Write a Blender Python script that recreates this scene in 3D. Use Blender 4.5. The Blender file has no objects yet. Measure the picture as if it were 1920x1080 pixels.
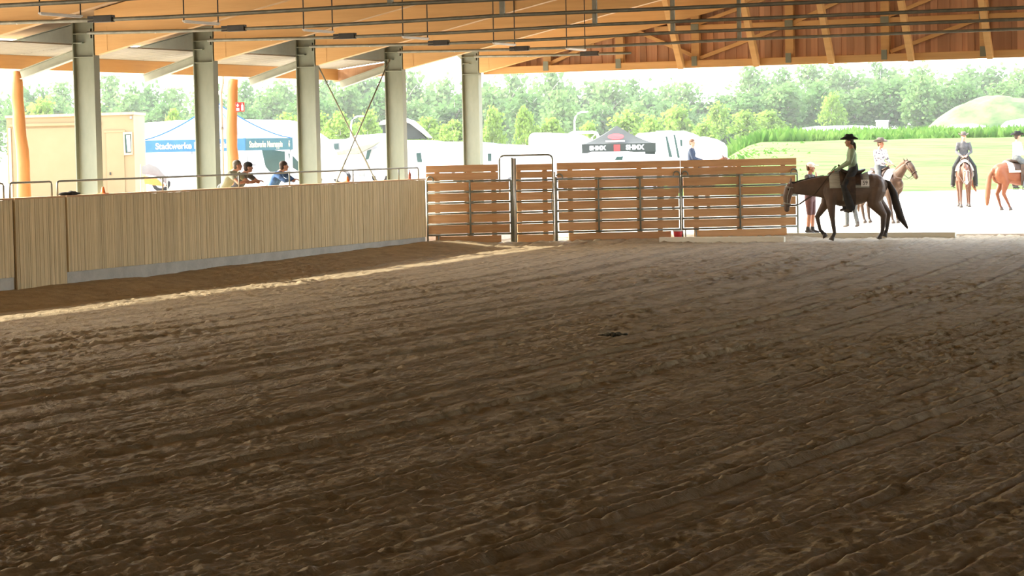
import bpy, bmesh, math, random
import numpy as np
from mathutils import Vector, Matrix, Euler

# ------------------------------------------------------------------ camera, sky, sun, exposure
SC = bpy.context.scene
COL = SC.collection
F_PX, YAW, PITCH, ROLL, CAM_H = 4733.0, 0.4004, 0.0563, 0.0206, 2.7
_fw = Vector((-math.sin(YAW) * math.cos(PITCH), math.cos(YAW) * math.cos(PITCH), -math.sin(PITCH)))
_rt0 = Vector((math.cos(YAW), math.sin(YAW), 0.0))
_up0 = _rt0.cross(_fw)
_rt = _rt0 * math.cos(ROLL) - _up0 * math.sin(ROLL)
_up = _rt0 * math.sin(ROLL) + _up0 * math.cos(ROLL)
cam_data = bpy.data.cameras.new('camera')
cam_data.sensor_width = 36.0
cam_data.lens = 36.0 * F_PX / 1920.0
cam_data.clip_start = 0.5
cam_data.clip_end = 3000
cam = bpy.data.objects.new('camera', cam_data)
COL.objects.link(cam)
m3 = Matrix((_rt, _up, -_fw)).transposed()
cam.matrix_world = Matrix.Translation((0, 0, CAM_H)) @ m3.to_4x4()
SC.camera = cam

SUN_DIR = Vector((-1.0, -0.06, 0.66)).normalized()      # towards the sun: outside, beyond the left wall
sun_data = bpy.data.lights.new('sun', 'SUN')
sun_data.energy = 5.0
sun_data.angle = 0.012
sun_data.color = (1.0, 0.93, 0.82)
sun = bpy.data.objects.new('sun', sun_data)
COL.objects.link(sun)
sun.rotation_euler = SUN_DIR.to_track_quat('Z', 'Y').to_euler()
sun.location = (-60, 20, 60)

world = bpy.data.worlds.new('sky')
SC.world = world
world.use_nodes = True
wn = world.node_tree
wn.nodes.clear()
w_out = wn.nodes.new('ShaderNodeOutputWorld')
w_bg = wn.nodes.new('ShaderNodeBackground')
w_sky = wn.nodes.new('ShaderNodeTexSky')
w_sky.sky_type = 'NISHITA'
w_sky.sun_disc = False
w_sky.sun_elevation = math.asin(SUN_DIR.z)
w_sky.sun_rotation = math.atan2(SUN_DIR.x, SUN_DIR.y)
w_sky.air_density = 1.2
w_sky.dust_density = 4.0
w_sky.ozone_density = 1.0
w_mix = wn.nodes.new('ShaderNodeMixRGB')                # thin white overcast over the blue
w_mix.inputs[0].default_value = 0.45
w_mix.inputs[2].default_value = (5.5, 5.6, 5.7, 1)
wn.links.new(w_sky.outputs[0], w_mix.inputs[1])
wn.links.new(w_mix.outputs[0], w_bg.inputs[0])
w_bg.inputs[1].default_value = 0.60
wn.links.new(w_bg.outputs[0], w_out.inputs[0])

SC.view_settings.view_transform = 'Standard'
SC.view_settings.look = 'None'
SC.view_settings.gamma = 1.0
SC.view_settings.use_curve_mapping = False
SC.view_settings.exposure = 1.4
SC.cycles.use_denoising = True
SC.cycles.max_bounces = 8
SC.cycles.diffuse_bounces = 5
SC.cycles.sample_clamp_indirect = 8.0

RND = random.Random(7)
HAZE = 0.0004


# ------------------------------------------------------------------ helpers
def at(px, py, dist):
    """point seen at pixel px,py of the 1920x1080 frame, dist metres ahead of the camera"""
    return Vector((0, 0, CAM_H)) + (_fw + _rt * ((px - 960) / F_PX) + _up * ((540 - py) / F_PX)) * dist


def smooth(a, b, x):
    t = np.clip((x - a) / (b - a), 0, 1)
    return t * t * (3 - 2 * t)


class MB:
    """collects geometry for one mesh object"""
    def __init__(self):
        self.v = []
        self.f = []
        self.tone = None

    def add(self, vs, fs):
        o = len(self.v)
        self.v.extend([tuple(q) for q in vs])
        self.f.extend([tuple(i + o for i in q) for q in fs])
        return self

    def box(self, c, s, rz=0.0, rot=None):
        hx, hy, hz = s[0] / 2, s[1] / 2, s[2] / 2
        M = rot if rot is not None else Matrix.Rotation(rz, 3, 'Z')
        c = Vector(c)
        vs = [c + M @ Vector((x * hx, y * hy, z * hz)) for z in (-1, 1) for x, y in ((-1, -1), (1, -1), (1, 1), (-1, 1))]
        return self.add(vs, [(3, 2, 1, 0), (4, 5, 6, 7), (0, 1, 5, 4), (1, 2, 6, 5), (2, 3, 7, 6), (3, 0, 4, 7)])

    def beam(self, p0, p1, w, h, up=(0, 0, 1)):
        """rectangular bar from p0 to p1, w wide, h high (along up)"""
        p0, p1 = Vector(p0), Vector(p1)
        t = (p1 - p0).normalized()
        s = t.cross(Vector(up)).normalized()
        u = s.cross(t)
        M = Matrix((t, s, u)).transposed()
        return self.box((p0 + p1) / 2, ((p1 - p0).length, w, h), rot=M)

    def tube(self, pts, r, n=8):
        pts = [Vector(p) for p in pts]
        rings = []
        for i, p in enumerate(pts):
            a = pts[max(0, i - 1)]
            b = pts[min(len(pts) - 1, i + 1)]
            t = (b - a).normalized()
            ref = Vector((0, 0, 1)) if abs(t.z) < 0.9 else Vector((1, 0, 0))
            s = t.cross(ref).normalized()
            u = s.cross(t)
            rr = r[i] if isinstance(r, (list, tuple)) else r
            rings.append([p + s * math.cos(2 * math.pi * k / n) * rr + u * math.sin(2 * math.pi * k / n) * rr for k in range(n)])
        vs = [q for ring in rings for q in ring]
        fs = []
        for i in range(len(rings) - 1):
            for k in range(n):
                fs.append((i * n + k, i * n + (k + 1) % n, (i + 1) * n + (k + 1) % n, (i + 1) * n + k))
        fs.append(tuple(range(n))[::-1])
        e = (len(rings) - 1) * n
        fs.append(tuple(range(e, e + n)))
        return self.add(vs, fs)

    def lathe(self, prof, c=(0, 0, 0), n=20, axis='Z', sx=1.0, sy=1.0):
        vs = []
        for r, z in prof:
            for k in range(n):
                a = 2 * math.pi * k / n
                q = (r * math.cos(a) * sx, r * math.sin(a) * sy, z)
                if axis == 'Y':
                    q = (q[0], q[2], q[1])
                elif axis == 'X':
                    q = (q[2], q[0], q[1])
                vs.append((q[0] + c[0], q[1] + c[1], q[2] + c[2]))
        fs = []
        m = len(prof)
        for i in range(m - 1):
            for k in range(n):
                fs.append((i * n + k, i * n + (k + 1) % n, (i + 1) * n + (k + 1) % n, (i + 1) * n + k))
        fs.append(tuple(range(n))[::-1])
        fs.append(tuple(range((m - 1) * n, m * n)))
        return self.add(vs, fs)

    def prism(self, poly, y0, y1, axis='Y'):
        """poly in (x, z), extruded along y from y0 to y1"""
        n = len(poly)
        def mk(p, y):
            return (p[0], y, p[1]) if axis == 'Y' else (y, p[0], p[1])
        vs = [mk(p, y0) for p in poly] + [mk(p, y1) for p in poly]
        fs = [tuple(range(n)), tuple(range(2 * n - 1, n - 1, -1))]
        for i in range(n):
            j = (i + 1) % n
            fs.append((j, i, i + n, j + n))
        return self.add(vs, fs)

    def ell(self, c, r, nu=14, nv=9, rot=None):
        vs = []
        for j in range(nv + 1):
            th = math.pi * j / nv
            for k in range(nu):
                ph = 2 * math.pi * k / nu
                q = Vector((r[0] * math.sin(th) * math.cos(ph), r[1] * math.sin(th) * math.sin(ph), r[2] * math.cos(th)))
                if rot is not None:
                    q = rot @ q
                vs.append(q + Vector(c))
        fs = []
        for j in range(nv):
            for k in range(nu):
                fs.append((j * nu + k, (j + 1) * nu + k, (j + 1) * nu + (k + 1) % nu, j * nu + (k + 1) % nu))
        return self.add(vs, fs)

    def loft(self, nodes, n=14, side=(0, 1, 0)):
        """nodes: (x, y, z, ra[, rb]); ra across (side axis), rb in the bending plane; rounded ends"""
        ns = [(Vector(q[:3]), q[3], q[4] if len(q) > 4 else q[3]) for q in nodes]
        def frame(i):
            a = ns[max(0, i - 1)][0]
            b = ns[min(len(ns) - 1, i + 1)][0]
            t = (b - a).normalized()
            s = Vector(side) - t * t.dot(Vector(side))
            if s.length < 0.25:
                s = Vector((1, 0, 0)) - t * t.x
            s.normalize()
            return t, s, t.cross(s)
        rings = []
        def ring(p, s, u, ra, rb):
            rings.append([p + s * math.cos(2 * math.pi * k / n) * ra + u * math.sin(2 * math.pi * k / n) * rb for k in range(n)])
        t, s, u = frame(0)
        p, ra, rb = ns[0]
        e = min(ra, rb)
        for q in ((0.95, 0.3), (0.7, 0.72), (0.35, 0.93)):
            ring(p - t * e * q[0], s, u, ra * q[1], rb * q[1])
        for i, (p, ra, rb) in enumerate(ns):
            t, s, u = frame(i)
            ring(p, s, u, ra, rb)
        t, s, u = frame(len(ns) - 1)
        p, ra, rb = ns[-1]
        e = min(ra, rb)
        for q in ((0.35, 0.93), (0.7, 0.72), (0.95, 0.3)):
            ring(p + t * e * q[0], s, u, ra * q[1], rb * q[1])
        vs = [q for r_ in rings for q in r_]
        fs = []
        for i in range(len(rings) - 1):
            for k in range(n):
                fs.append((i * n + k, i * n + (k + 1) % n, (i + 1) * n + (k + 1) % n, (i + 1) * n + k))
        fs.append(tuple(range(n))[::-1])
        e = (len(rings) - 1) * n
        fs.append(tuple(range(e, e + n)))
        return self.add(vs, fs)

    def mesh(self, name, mat=None, smooth_=False):
        me = bpy.data.meshes.new(name)
        me.from_pydata(self.v, [], self.f)
        if mat is not None:
            me.materials.append(mat)
        if smooth_:
            me.polygons.foreach_set('use_smooth', [True] * len(me.polygons))
        me.update()
        return me

    def build(self, name, mat, parent=None, smooth_=False, bevel=0.0, remesh=0.0, loc=None, rz=0.0, smooth_iter=4):
        me = self.mesh(name, mat, smooth_)
        if not remesh:
            bm = bmesh.new()
            bm.from_mesh(me)
            bmesh.ops.recalc_face_normals(bm, faces=bm.faces)
            bm.to_mesh(me)
            bm.free()
        o = bpy.data.objects.new(name, me)
        COL.objects.link(o)
        if remesh:
            md = o.modifiers.new('r', 'REMESH')
            md.mode = 'VOXEL'
            md.voxel_size = remesh
            md.use_smooth_shade = True
            ms = o.modifiers.new('s', 'SMOOTH')
            ms.iterations = smooth_iter
            ms.factor = 0.5
            dg = bpy.context.evaluated_depsgraph_get()
            nm = bpy.data.meshes.new_from_object(o.evaluated_get(dg))
            o.modifiers.clear()
            o.data = nm
            nm.name = name
            if not nm.materials:
                nm.materials.append(mat)
            nm.polygons.foreach_set('use_smooth', [True] * len(nm.polygons))
        if bevel:
            md = o.modifiers.new('bevel', 'BEVEL')
            md.width = bevel
            md.segments = 2
            md.limit_method = 'ANGLE'
        if parent is not None:
            o.parent = parent
        if loc is not None:
            o.location = loc
            o.rotation_euler = (0, 0, rz)
        return o


def tag(o, label, cat, group=None):
    o['label'] = label
    o['category'] = cat
    if group:
        o['group'] = group
    return o


def thing(name, label, cat, loc=(0, 0, 0), rz=0.0, group=None):
    o = bpy.data.objects.new(name, None)
    COL.objects.link(o)
    o.empty_display_size = 0.2
    o.location = loc
    o.rotation_euler = (0, 0, rz)
    return tag(o, label, cat, group)


def struct(o):
    o['kind'] = 'structure'
    return o


def struct_empty(name, loc=(0, 0, 0), rz=0.0):
    o = bpy.data.objects.new(name, None)
    COL.objects.link(o)
    o.location = loc
    o.rotation_euler = (0, 0, rz)
    return struct(o)


def inst(name, me, parent, loc=(0, 0, 0), rz=0.0, scale=None, rot=None):
    o = bpy.data.objects.new(name, me)
    COL.objects.link(o)
    o.parent = parent
    o.location = loc
    o.rotation_euler = rot if rot else (0, 0, rz)
    if scale:
        o.scale = scale
    return o


# ------------------------------------------------------------------ materials
def mat(name, color, rough=0.7, color2=None, scale=(8, 8, 8), metallic=0.0, bump=0.0, bump_scale=40.0, detail=4.0,
        spec=0.3, vary=0.0, coord='Object', ramp=(0.35, 0.65), tone=False):
    m = bpy.data.materials.new(name)
    m.use_nodes = True
    nt = m.node_tree
    b = nt.nodes['Principled BSDF']
    b.inputs['Roughness'].default_value = rough
    b.inputs['Metallic'].default_value = metallic
    b.inputs['Specular IOR Level'].default_value = spec
    c1 = (*color, 1)
    b.inputs['Base Color'].default_value = c1
    last = None
    tc = nt.nodes.new('ShaderNodeTexCoord')
    if color2 is not None:
        mp = nt.nodes.new('ShaderNodeMapping')
        mp.inputs['Scale'].default_value = scale
        nz = nt.nodes.new('ShaderNodeTexNoise')
        nz.inputs['Scale'].default_value = 1.0
        nz.inputs['Detail'].default_value = detail
        nz.inputs['Roughness'].default_value = 0.65
        rp = nt.nodes.new('ShaderNodeValToRGB')
        rp.color_ramp.elements[0].position = ramp[0]
        rp.color_ramp.elements[1].position = ramp[1]
        rp.color_ramp.elements[0].color = c1
        rp.color_ramp.elements[1].color = (*color2, 1)
        nt.links.new(tc.outputs[coord], mp.inputs[0])
        nt.links.new(mp.outputs[0], nz.inputs['Vector'])
        nt.links.new(nz.outputs['Fac'], rp.inputs[0])
        last = rp.outputs[0]
        if vary:                                     # every object its own offset
            oi = nt.nodes.new('ShaderNodeObjectInfo')
            mul = nt.nodes.new('ShaderNodeMath')
            mul.operation = 'MULTIPLY'
            mul.inputs[1].default_value = 57.0
            nt.links.new(oi.outputs['Random'], mul.inputs[0])
            cmb = nt.nodes.new('ShaderNodeCombineXYZ')
            for k in range(3):
                nt.links.new(mul.outputs[0], cmb.inputs[k])
            nt.links.new(cmb.outputs[0], mp.inputs['Location'])
    def hsv(src, fac_socket, lo, hi):
        mr = nt.nodes.new('ShaderNodeMapRange')
        mr.inputs['To Min'].default_value = lo
        mr.inputs['To Max'].default_value = hi
        nt.links.new(fac_socket, mr.inputs['Value'])
        hs = nt.nodes.new('ShaderNodeHueSaturation')
        if src is None:
            hs.inputs['Color'].default_value = c1
        else:
            nt.links.new(src, hs.inputs['Color'])
        nt.links.new(mr.outputs[0], hs.inputs['Value'])
        return hs.outputs[0]
    if vary:
        oi2 = nt.nodes.new('ShaderNodeObjectInfo')
        last = hsv(last, oi2.outputs['Random'], 1 - vary, 1 + vary)
    if tone:
        at_ = nt.nodes.new('ShaderNodeAttribute')
        at_.attribute_name = 'tone'
        last = hsv(last, at_.outputs['Fac'], 0.86, 1.12)
    if last is not None:
        nt.links.new(last, b.inputs['Base Color'])
    if bump:
        n2 = nt.nodes.new('ShaderNodeTexNoise')
        n2.inputs['Scale'].default_value = bump_scale
        n2.inputs['Detail'].default_value = 5
        bp = nt.nodes.new('ShaderNodeBump')
        bp.inputs['Strength'].default_value = 1.0
        bp.inputs['Distance'].default_value = bump
        nt.links.new(tc.outputs[coord], n2.inputs['Vector'])
        nt.links.new(n2.outputs['Fac'], bp.inputs['Height'])
        nt.links.new(bp.outputs[0], b.inputs['Normal'])
    return m


def leaf_mat(name, c1, c2, scale=0.4):
    m = bpy.data.materials.new(name)
    m.use_nodes = True
    nt = m.node_tree
    nt.nodes.clear()
    out = nt.nodes.new('ShaderNodeOutputMaterial')
    tc = nt.nodes.new('ShaderNodeTexCoord')
    nz = nt.nodes.new('ShaderNodeTexNoise')
    nz.inputs['Scale'].default_value = scale
    nz.inputs['Detail'].default_value = 4
    rp = nt.nodes.new('ShaderNodeValToRGB')
    rp.color_ramp.elements[0].position = 0.38
    rp.color_ramp.elements[1].position = 0.62
    rp.color_ramp.elements[0].color = (*c1, 1)
    rp.color_ramp.elements[1].color = (*c2, 1)
    df = nt.nodes.new('ShaderNodeBsdfDiffuse')
    tr = nt.nodes.new('ShaderNodeBsdfTranslucent')
    mx = nt.nodes.new('ShaderNodeMixShader')
    mx.inputs[0].default_value = 0.4
    nt.links.new(tc.outputs['Object'], nz.inputs['Vector'])
    nt.links.new(nz.outputs['Fac'], rp.inputs[0])
    nt.links.new(rp.outputs[0], df.inputs[0])
    nt.links.new(rp.outputs[0], tr.inputs[0])
    nt.links.new(df.outputs[0], mx.inputs[1])
    nt.links.new(tr.outputs[0], mx.inputs[2])
    nt.links.new(mx.outputs[0], out.inputs[0])
    return m


M = {}
M['sand'] = mat('arena_sand', (0.210, 0.160, 0.082), 0.80, (0.325, 0.258, 0.145), (2.2, 2.2, 2.2), bump=0.014, bump_scale=38, detail=8, spec=0.35)
M['yard'] = mat('yard_sand', (0.52, 0.46, 0.37), 0.95, (0.62, 0.56, 0.47), (0.35, 0.35, 0.35), bump=0.02, bump_scale=6, spec=0.1)
M['grass'] = mat('mown_grass', (0.045, 0.115, 0.018), 0.95, (0.11, 0.19, 0.045), (0.22, 0.9, 0.6), bump=0.08, bump_scale=1.5, detail=6, spec=0.1)
M['steel'] = mat('galvanised_steel', (0.19, 0.215, 0.165), 0.55, (0.225, 0.25, 0.195), (3, 3, 1.2), metallic=0.15, spec=0.4)
M['steel_lit_tone'] = mat('column_steel_lit_tone', (0.30, 0.32, 0.26), 0.5, (0.35, 0.37, 0.30), (3, 3, 3), metallic=0.15, spec=0.4)  # column steel lightened in colour to stand in for light under the canopy
M['steel_dark'] = mat('weathered_steel', (0.16, 0.165, 0.13), 0.5, (0.24, 0.24, 0.19), (4, 4, 4), metallic=0.4, spec=0.4)
M['tube'] = mat('panel_tube', (0.17, 0.18, 0.145), 0.55, (0.23, 0.24, 0.195), (5, 5, 5), metallic=0.1, spec=0.5)
M['bright_tube'] = mat('bright_tube', (0.55, 0.56, 0.53), 0.4, (0.65, 0.66, 0.62), (5, 5, 5), metallic=0.5, spec=0.5)
M['black_metal'] = mat('black_metal', (0.03, 0.03, 0.028), 0.5, (0.05, 0.05, 0.045), (6, 6, 6), metallic=0.2)
M['glulam'] = mat('glulam', (0.66, 0.42, 0.18), 0.6, (0.58, 0.355, 0.145), (0.5, 2, 9), bump=0.002, bump_scale=30, detail=6)
M['glulam_y'] = mat('glulam_along', (0.60, 0.33, 0.12), 0.6, (0.53, 0.28, 0.10), (9, 0.5, 9), detail=6)
M['gable_board'] = mat('gable_board', (0.46, 0.26, 0.155), 0.8, (0.56, 0.345, 0.21), (6, 6, 0.7), vary=0.22, detail=6)
M['deck'] = mat('roof_deck', (0.40, 0.27, 0.14), 0.8, (0.34, 0.22, 0.11), (6, 0.6, 6))
M['wall_board'] = mat('wall_board', (0.57, 0.46, 0.265), 0.8, (0.66, 0.55, 0.345), (9, 9, 1.8), detail=7, tone=True, ramp=(0.3, 0.7))
M['cap'] = mat('wall_cap', (0.56, 0.36, 0.20), 0.7, (0.48, 0.29, 0.15), (9, 0.7, 9))
M['concrete'] = mat('concrete', (0.40, 0.40, 0.37), 0.85, (0.50, 0.50, 0.46), (2.5, 2.5, 2.5), bump=0.004, bump_scale=20)
M['plank'] = mat('fence_plank', (0.72, 0.44, 0.23), 0.75, (0.62, 0.35, 0.17), (1.2, 1.2, 14), vary=0.14, detail=6)
M['log'] = mat('peeled_log', (0.46, 0.22, 0.075), 0.65, (0.38, 0.17, 0.06), (6, 6, 0.9), bump=0.01, bump_scale=5)
M['corrugated'] = mat('corrugated_sheet', (0.34, 0.33, 0.28), 0.5, (0.40, 0.39, 0.33), (2, 2, 2), spec=0.4)
M['lamp_white'] = mat('lamp_white', (0.78, 0.78, 0.74), 0.4, (0.82, 0.82, 0.78), (3, 3, 3))
M['curb'] = mat('pale_timber', (0.64, 0.61, 0.49), 0.85, (0.72, 0.69, 0.57), (1.2, 8, 8), bump=0.003, bump_scale=20)
M['white'] = mat('white_paint', (0.66, 0.66, 0.67), 0.35, (0.60, 0.60, 0.62), (0.8, 0.8, 0.8), spec=0.4)
M['grey_paint'] = mat('grey_paint', (0.16, 0.165, 0.16), 0.5, (0.20, 0.205, 0.20), (2, 2, 2))
M['beige'] = mat('beige_paint', (0.23, 0.165, 0.085), 0.6, (0.25, 0.185, 0.10), (0.5, 0.5, 0.5))
M['glass'] = mat('dark_glass', (0.022, 0.05, 0.045), 0.15, (0.03, 0.065, 0.06), (1, 1, 1), spec=0.6)
M['rubber'] = mat('rubber', (0.03, 0.03, 0.03), 0.8, (0.045, 0.045, 0.045), (9, 9, 9))
M['tent_blue'] = mat('tent_blue', (0.03, 0.10, 0.33), 0.7, (0.04, 0.12, 0.36), (2, 2, 2))
M['tent_pale'] = mat('tent_pale', (0.34, 0.42, 0.58), 0.7, (0.28, 0.37, 0.55), (0.8, 0.8, 0.8))
M['tent_teal'] = mat('tent_teal', (0.02, 0.07, 0.085), 0.7, (0.025, 0.08, 0.095), (2, 2, 2))
M['tent_black'] = mat('tent_black', (0.03, 0.034, 0.03), 0.7, (0.04, 0.045, 0.04), (1, 1, 1))
M['text_white'] = mat('text_white', (0.85, 0.85, 0.82), 0.6, (0.82, 0.82, 0.80), (3, 3, 3))
M['text_gold'] = mat('text_gold', (0.62, 0.58, 0.30), 0.6, (0.58, 0.54, 0.28), (3, 3, 3))
M['red'] = mat('red_plastic', (0.66, 0.05, 0.05), 0.5, (0.58, 0.04, 0.04), (3, 3, 3))
M['orange'] = mat('orange_plastic', (0.80, 0.20, 0.05), 0.5, (0.72, 0.16, 0.04), (3, 3, 3))
M['skin'] = mat('skin', (0.42, 0.22, 0.145), 0.6, (0.36, 0.18, 0.12), (9, 9, 9))
M['black_cloth'] = mat('black_cloth', (0.018, 0.018, 0.018), 0.9, (0.032, 0.032, 0.03), (12, 12, 12))
M['felt'] = mat('black_felt', (0.012, 0.012, 0.012), 0.95, (0.022, 0.022, 0.022), (20, 20, 20))
M['grey_felt'] = mat('grey_felt', (0.09, 0.075, 0.07), 0.95, (0.12, 0.10, 0.09), (20, 20, 20))
M['green_shirt'] = mat('sage_shirt', (0.20, 0.26, 0.17), 0.9, (0.26, 0.32, 0.22), (7, 7, 7))
M['pattern_shirt'] = mat('patterned_shirt', (0.75, 0.72, 0.70), 0.9, (0.13, 0.12, 0.14), (16, 16, 16), ramp=(0.5, 0.56), detail=2)
M['dark_shirt'] = mat('charcoal_shirt', (0.06, 0.06, 0.062), 0.9, (0.10, 0.10, 0.10), (12, 12, 12))
M['white_shirt'] = mat('white_shirt', (0.78, 0.78, 0.76), 0.9, (0.70, 0.70, 0.70), (9, 9, 9))
M['red_shirt'] = mat('red_shirt', (0.62, 0.07, 0.05), 0.9, (0.52, 0.05, 0.04), (9, 9, 9))
M['navy'] = mat('navy_cloth', (0.018, 0.027, 0.045), 0.9, (0.026, 0.038, 0.06), (9, 9, 9))
M['blue_shirt'] = mat('blue_shirt', (0.03, 0.06, 0.14), 0.9, (0.07, 0.16, 0.36), (9, 9, 9))
M['khaki'] = mat('khaki_cloth', (0.20, 0.21, 0.15), 0.9, (0.25, 0.26, 0.19), (9, 9, 9))
M['jeans'] = mat('grey_jeans', (0.07, 0.08, 0.08), 0.9, (0.11, 0.12, 0.12), (12, 12, 12))
M['shorts'] = mat('plum_shorts', (0.10, 0.055, 0.06), 0.9, (0.14, 0.08, 0.08), (12, 12, 12))
M['hair_dark'] = mat('dark_hair', (0.035, 0.025, 0.02), 0.7, (0.06, 0.04, 0.03), (30, 30, 6))
M['hair_grey'] = mat('grey_hair', (0.09, 0.085, 0.07), 0.7, (0.13, 0.12, 0.10), (30, 30, 6))
M['hair_brown'] = mat('brown_hair', (0.07, 0.035, 0.018), 0.7, (0.10, 0.05, 0.025), (30, 30, 6))
M['leather'] = mat('dark_leather', (0.035, 0.022, 0.015), 0.55, (0.065, 0.04, 0.025), (10, 10, 10))
M['boot'] = mat('boot_leather', (0.05, 0.04, 0.035), 0.5, (0.07, 0.055, 0.045), (10, 10, 10))
M['pad_pale'] = mat('pale_saddle_pad', (0.36, 0.36, 0.31), 0.9, (0.24, 0.24, 0.205), (3, 3, 40))
M['pad_white'] = mat('white_saddle_pad', (0.82, 0.82, 0.80), 0.9, (0.76, 0.76, 0.74), (5, 5, 5))
M['hoof'] = mat('hoof', (0.06, 0.05, 0.045), 0.6, (0.09, 0.075, 0.06), (20, 20, 4))
M['eye'] = mat('eye', (0.01, 0.008, 0.006), 0.2, (0.015, 0.01, 0.008), (20, 20, 20))
M['lips'] = mat('lips', (0.45, 0.17, 0.14), 0.6, (0.42, 0.15, 0.12), (20, 20, 20))
M['number'] = mat('number_card', (0.70, 0.70, 0.68), 0.7, (0.66, 0.66, 0.64), (5, 5, 5))
M['leaf_a'] = leaf_mat('leaf_mid', (0.07, 0.15, 0.045), (0.12, 0.21, 0.07))
M['leaf_b'] = leaf_mat('leaf_pale', (0.10, 0.19, 0.06), (0.16, 0.26, 0.09))
M['leaf_c'] = leaf_mat('leaf_bright', (0.14, 0.24, 0.04), (0.21, 0.31, 0.07))
M['weed'] = leaf_mat('weed_leaf', (0.06, 0.14, 0.025), (0.115, 0.20, 0.045), 0.8)
M['bark'] = mat('bark', (0.26, 0.24, 0.20), 0.9, (0.48, 0.46, 0.42), (4, 4, 1.5))
M['mound'] = mat('mound_grass', (0.03, 0.07, 0.018), 0.95, (0.115, 0.135, 0.055), (0.35, 0.35, 0.6), bump=0.2, bump_scale=0.8)

# ------------------------------------------------------------------ ground
SY, CY = math.sin(YAW), math.cos(YAW)
FENCE_P = np.array([-23.389, 62.085])
FENCE_D = np.array([0.86592, 0.50017])
FRAMES = [35.4 + 5 * i for i in range(7)]            # Y of the hall frames; 35.4 only shows its tie rod
WALL_X, WALL_END, GABLE_Y, COL_X = -27.45, 59.25, 65.4, -28.79


def hash2(ix, iy, seed):
    h = (ix.astype(np.int64) * 374761393 + iy.astype(np.int64) * 668265263 + seed * 1442695041) & 0x7fffffff
    h = ((h ^ (h >> 13)) * 1274126177) & 0x7fffffff
    h = h ^ (h >> 16)
    return (h & 0xffff) / 65535.0


def vnoise(x, y, seed=0):
    xi, yi = np.floor(x), np.floor(y)
    fx, fy = x - xi, y - yi
    fx, fy = fx * fx * (3 - 2 * fx), fy * fy * (3 - 2 * fy)
    a, b = hash2(xi, yi, seed), hash2(xi + 1, yi, seed)
    c, d = hash2(xi, yi + 1, seed), hash2(xi + 1, yi + 1, seed)
    return (a * (1 - fx) + b * fx) * (1 - fy) + (c * (1 - fx) + d * fx) * fy


def pits(x, y, cell, seed, rad, keep):
    """hoof-print like dents with a pushed-up rim, one per cell"""
    out = np.zeros_like(x)
    cx, cy = np.floor(x / cell), np.floor(y / cell)
    for dx in (-1, 0, 1):
        for dy in (-1, 0, 1):
            ix, iy = cx + dx, cy + dy
            px = (ix + 0.15 + 0.7 * hash2(ix, iy, seed)) * cell
            py = (iy + 0.15 + 0.7 * hash2(ix, iy, seed + 1)) * cell
            on = hash2(ix, iy, seed + 2) < keep
            r = rad * (0.7 + 0.6 * hash2(ix, iy, seed + 3))
            q = np.hypot(x - px, (y - py) * 0.8) / r
            out += np.where(on, -np.exp(-q ** 2 * 1.6) + 0.55 * np.exp(-((q - 1.35) / 0.4) ** 2), 0)
    return out


def base_ground(x, y):
    z = 0.10 * smooth(44, 60, y)
    wob = vnoise(y * 0.35, y * 0 + 3.3, 5) * 0.6 + vnoise(y * 1.7, y * 0 + 1.3, 6) * 0.25
    berm = 0.17 * (1 - smooth(-27.2, -25.6 + 0.7 * wob, x)) * (0.55 + 0.75 * wob) * (1 - smooth(60, 62.5, y))
    u = (x - FENCE_P[0]) * FENCE_D[0] + (y - FENCE_P[1]) * FENCE_D[1]
    v = (x - FENCE_P[0]) * -FENCE_D[1] + (y - FENCE_P[1]) * FENCE_D[0]
    fb = 0.085 * np.exp(-(v / 0.9) ** 2) * (1 - smooth(4.8, 6.0, np.abs(u)))
    return z + np.maximum(berm, fb)


def sand_height(x, y):
    z = base_ground(x, y)
    u = x + 0.5 * vnoise(y * 0.07, x * 0.05, 11) + 0.12 * vnoise(y * 0.5, x * 0.4, 12) + 0.0022 * (y - 38) ** 2
    crumb = 0.035 * (vnoise(x * 6, y * 3.0, 13) - 0.5) + 0.025 * (vnoise(x * 15, y * 12, 14) - 0.5)
    def furrow(per, ph, seed, w, dep):
        k = np.floor(u / per + ph)
        off = hash2(k, k * 0, seed) * 0.5 - 0.25
        amp = 0.35 + 0.9 * hash2(k, k * 0, seed + 1)
        q = (u / per + ph - k - 0.5 - off) * per + crumb
        lay = 0.45 + 0.9 * vnoise(y * 0.22 + k * 7.7, k * 1.0, seed + 2)
        return dep * amp * lay * (-np.exp(-(q / w) ** 2) + 0.5 * np.exp(-((q - 2.1 * w) / (1.2 * w)) ** 2))
    h = furrow(0.84, 0.0, 21, 0.05, 0.068) + furrow(0.47, 0.31, 31, 0.035, 0.026) + furrow(2.6, 0.6, 41, 0.20, 0.007)
    h = h + furrow(0.19, 0.1, 61, 0.022, 0.007)
    mask = smooth(0.35, 0.62, vnoise(x * 0.30, y * 0.16, 51))
    h = h + mask * 0.028 * pits(x, y, 0.34, 71, 0.075, 0.75) + 0.020 * pits(x, y, 0.55, 81, 0.085, 0.45)
    h = h + 0.014 * (vnoise(x * 1.3, y * 0.8, 91) - 0.5) + 0.014 * (vnoise(x * 4.5, y * 3.0, 92) - 0.5)
    h = h + 0.013 * (vnoise(x * 11, y * 9, 93) - 0.5) + 0.022 * np.maximum(vnoise(x * 26, y * 22, 94) - 0.45, 0)
    quiet = 1 - 0.5 * (1 - smooth(-26.6, -25.2, x))
    return z + h * quiet


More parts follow.
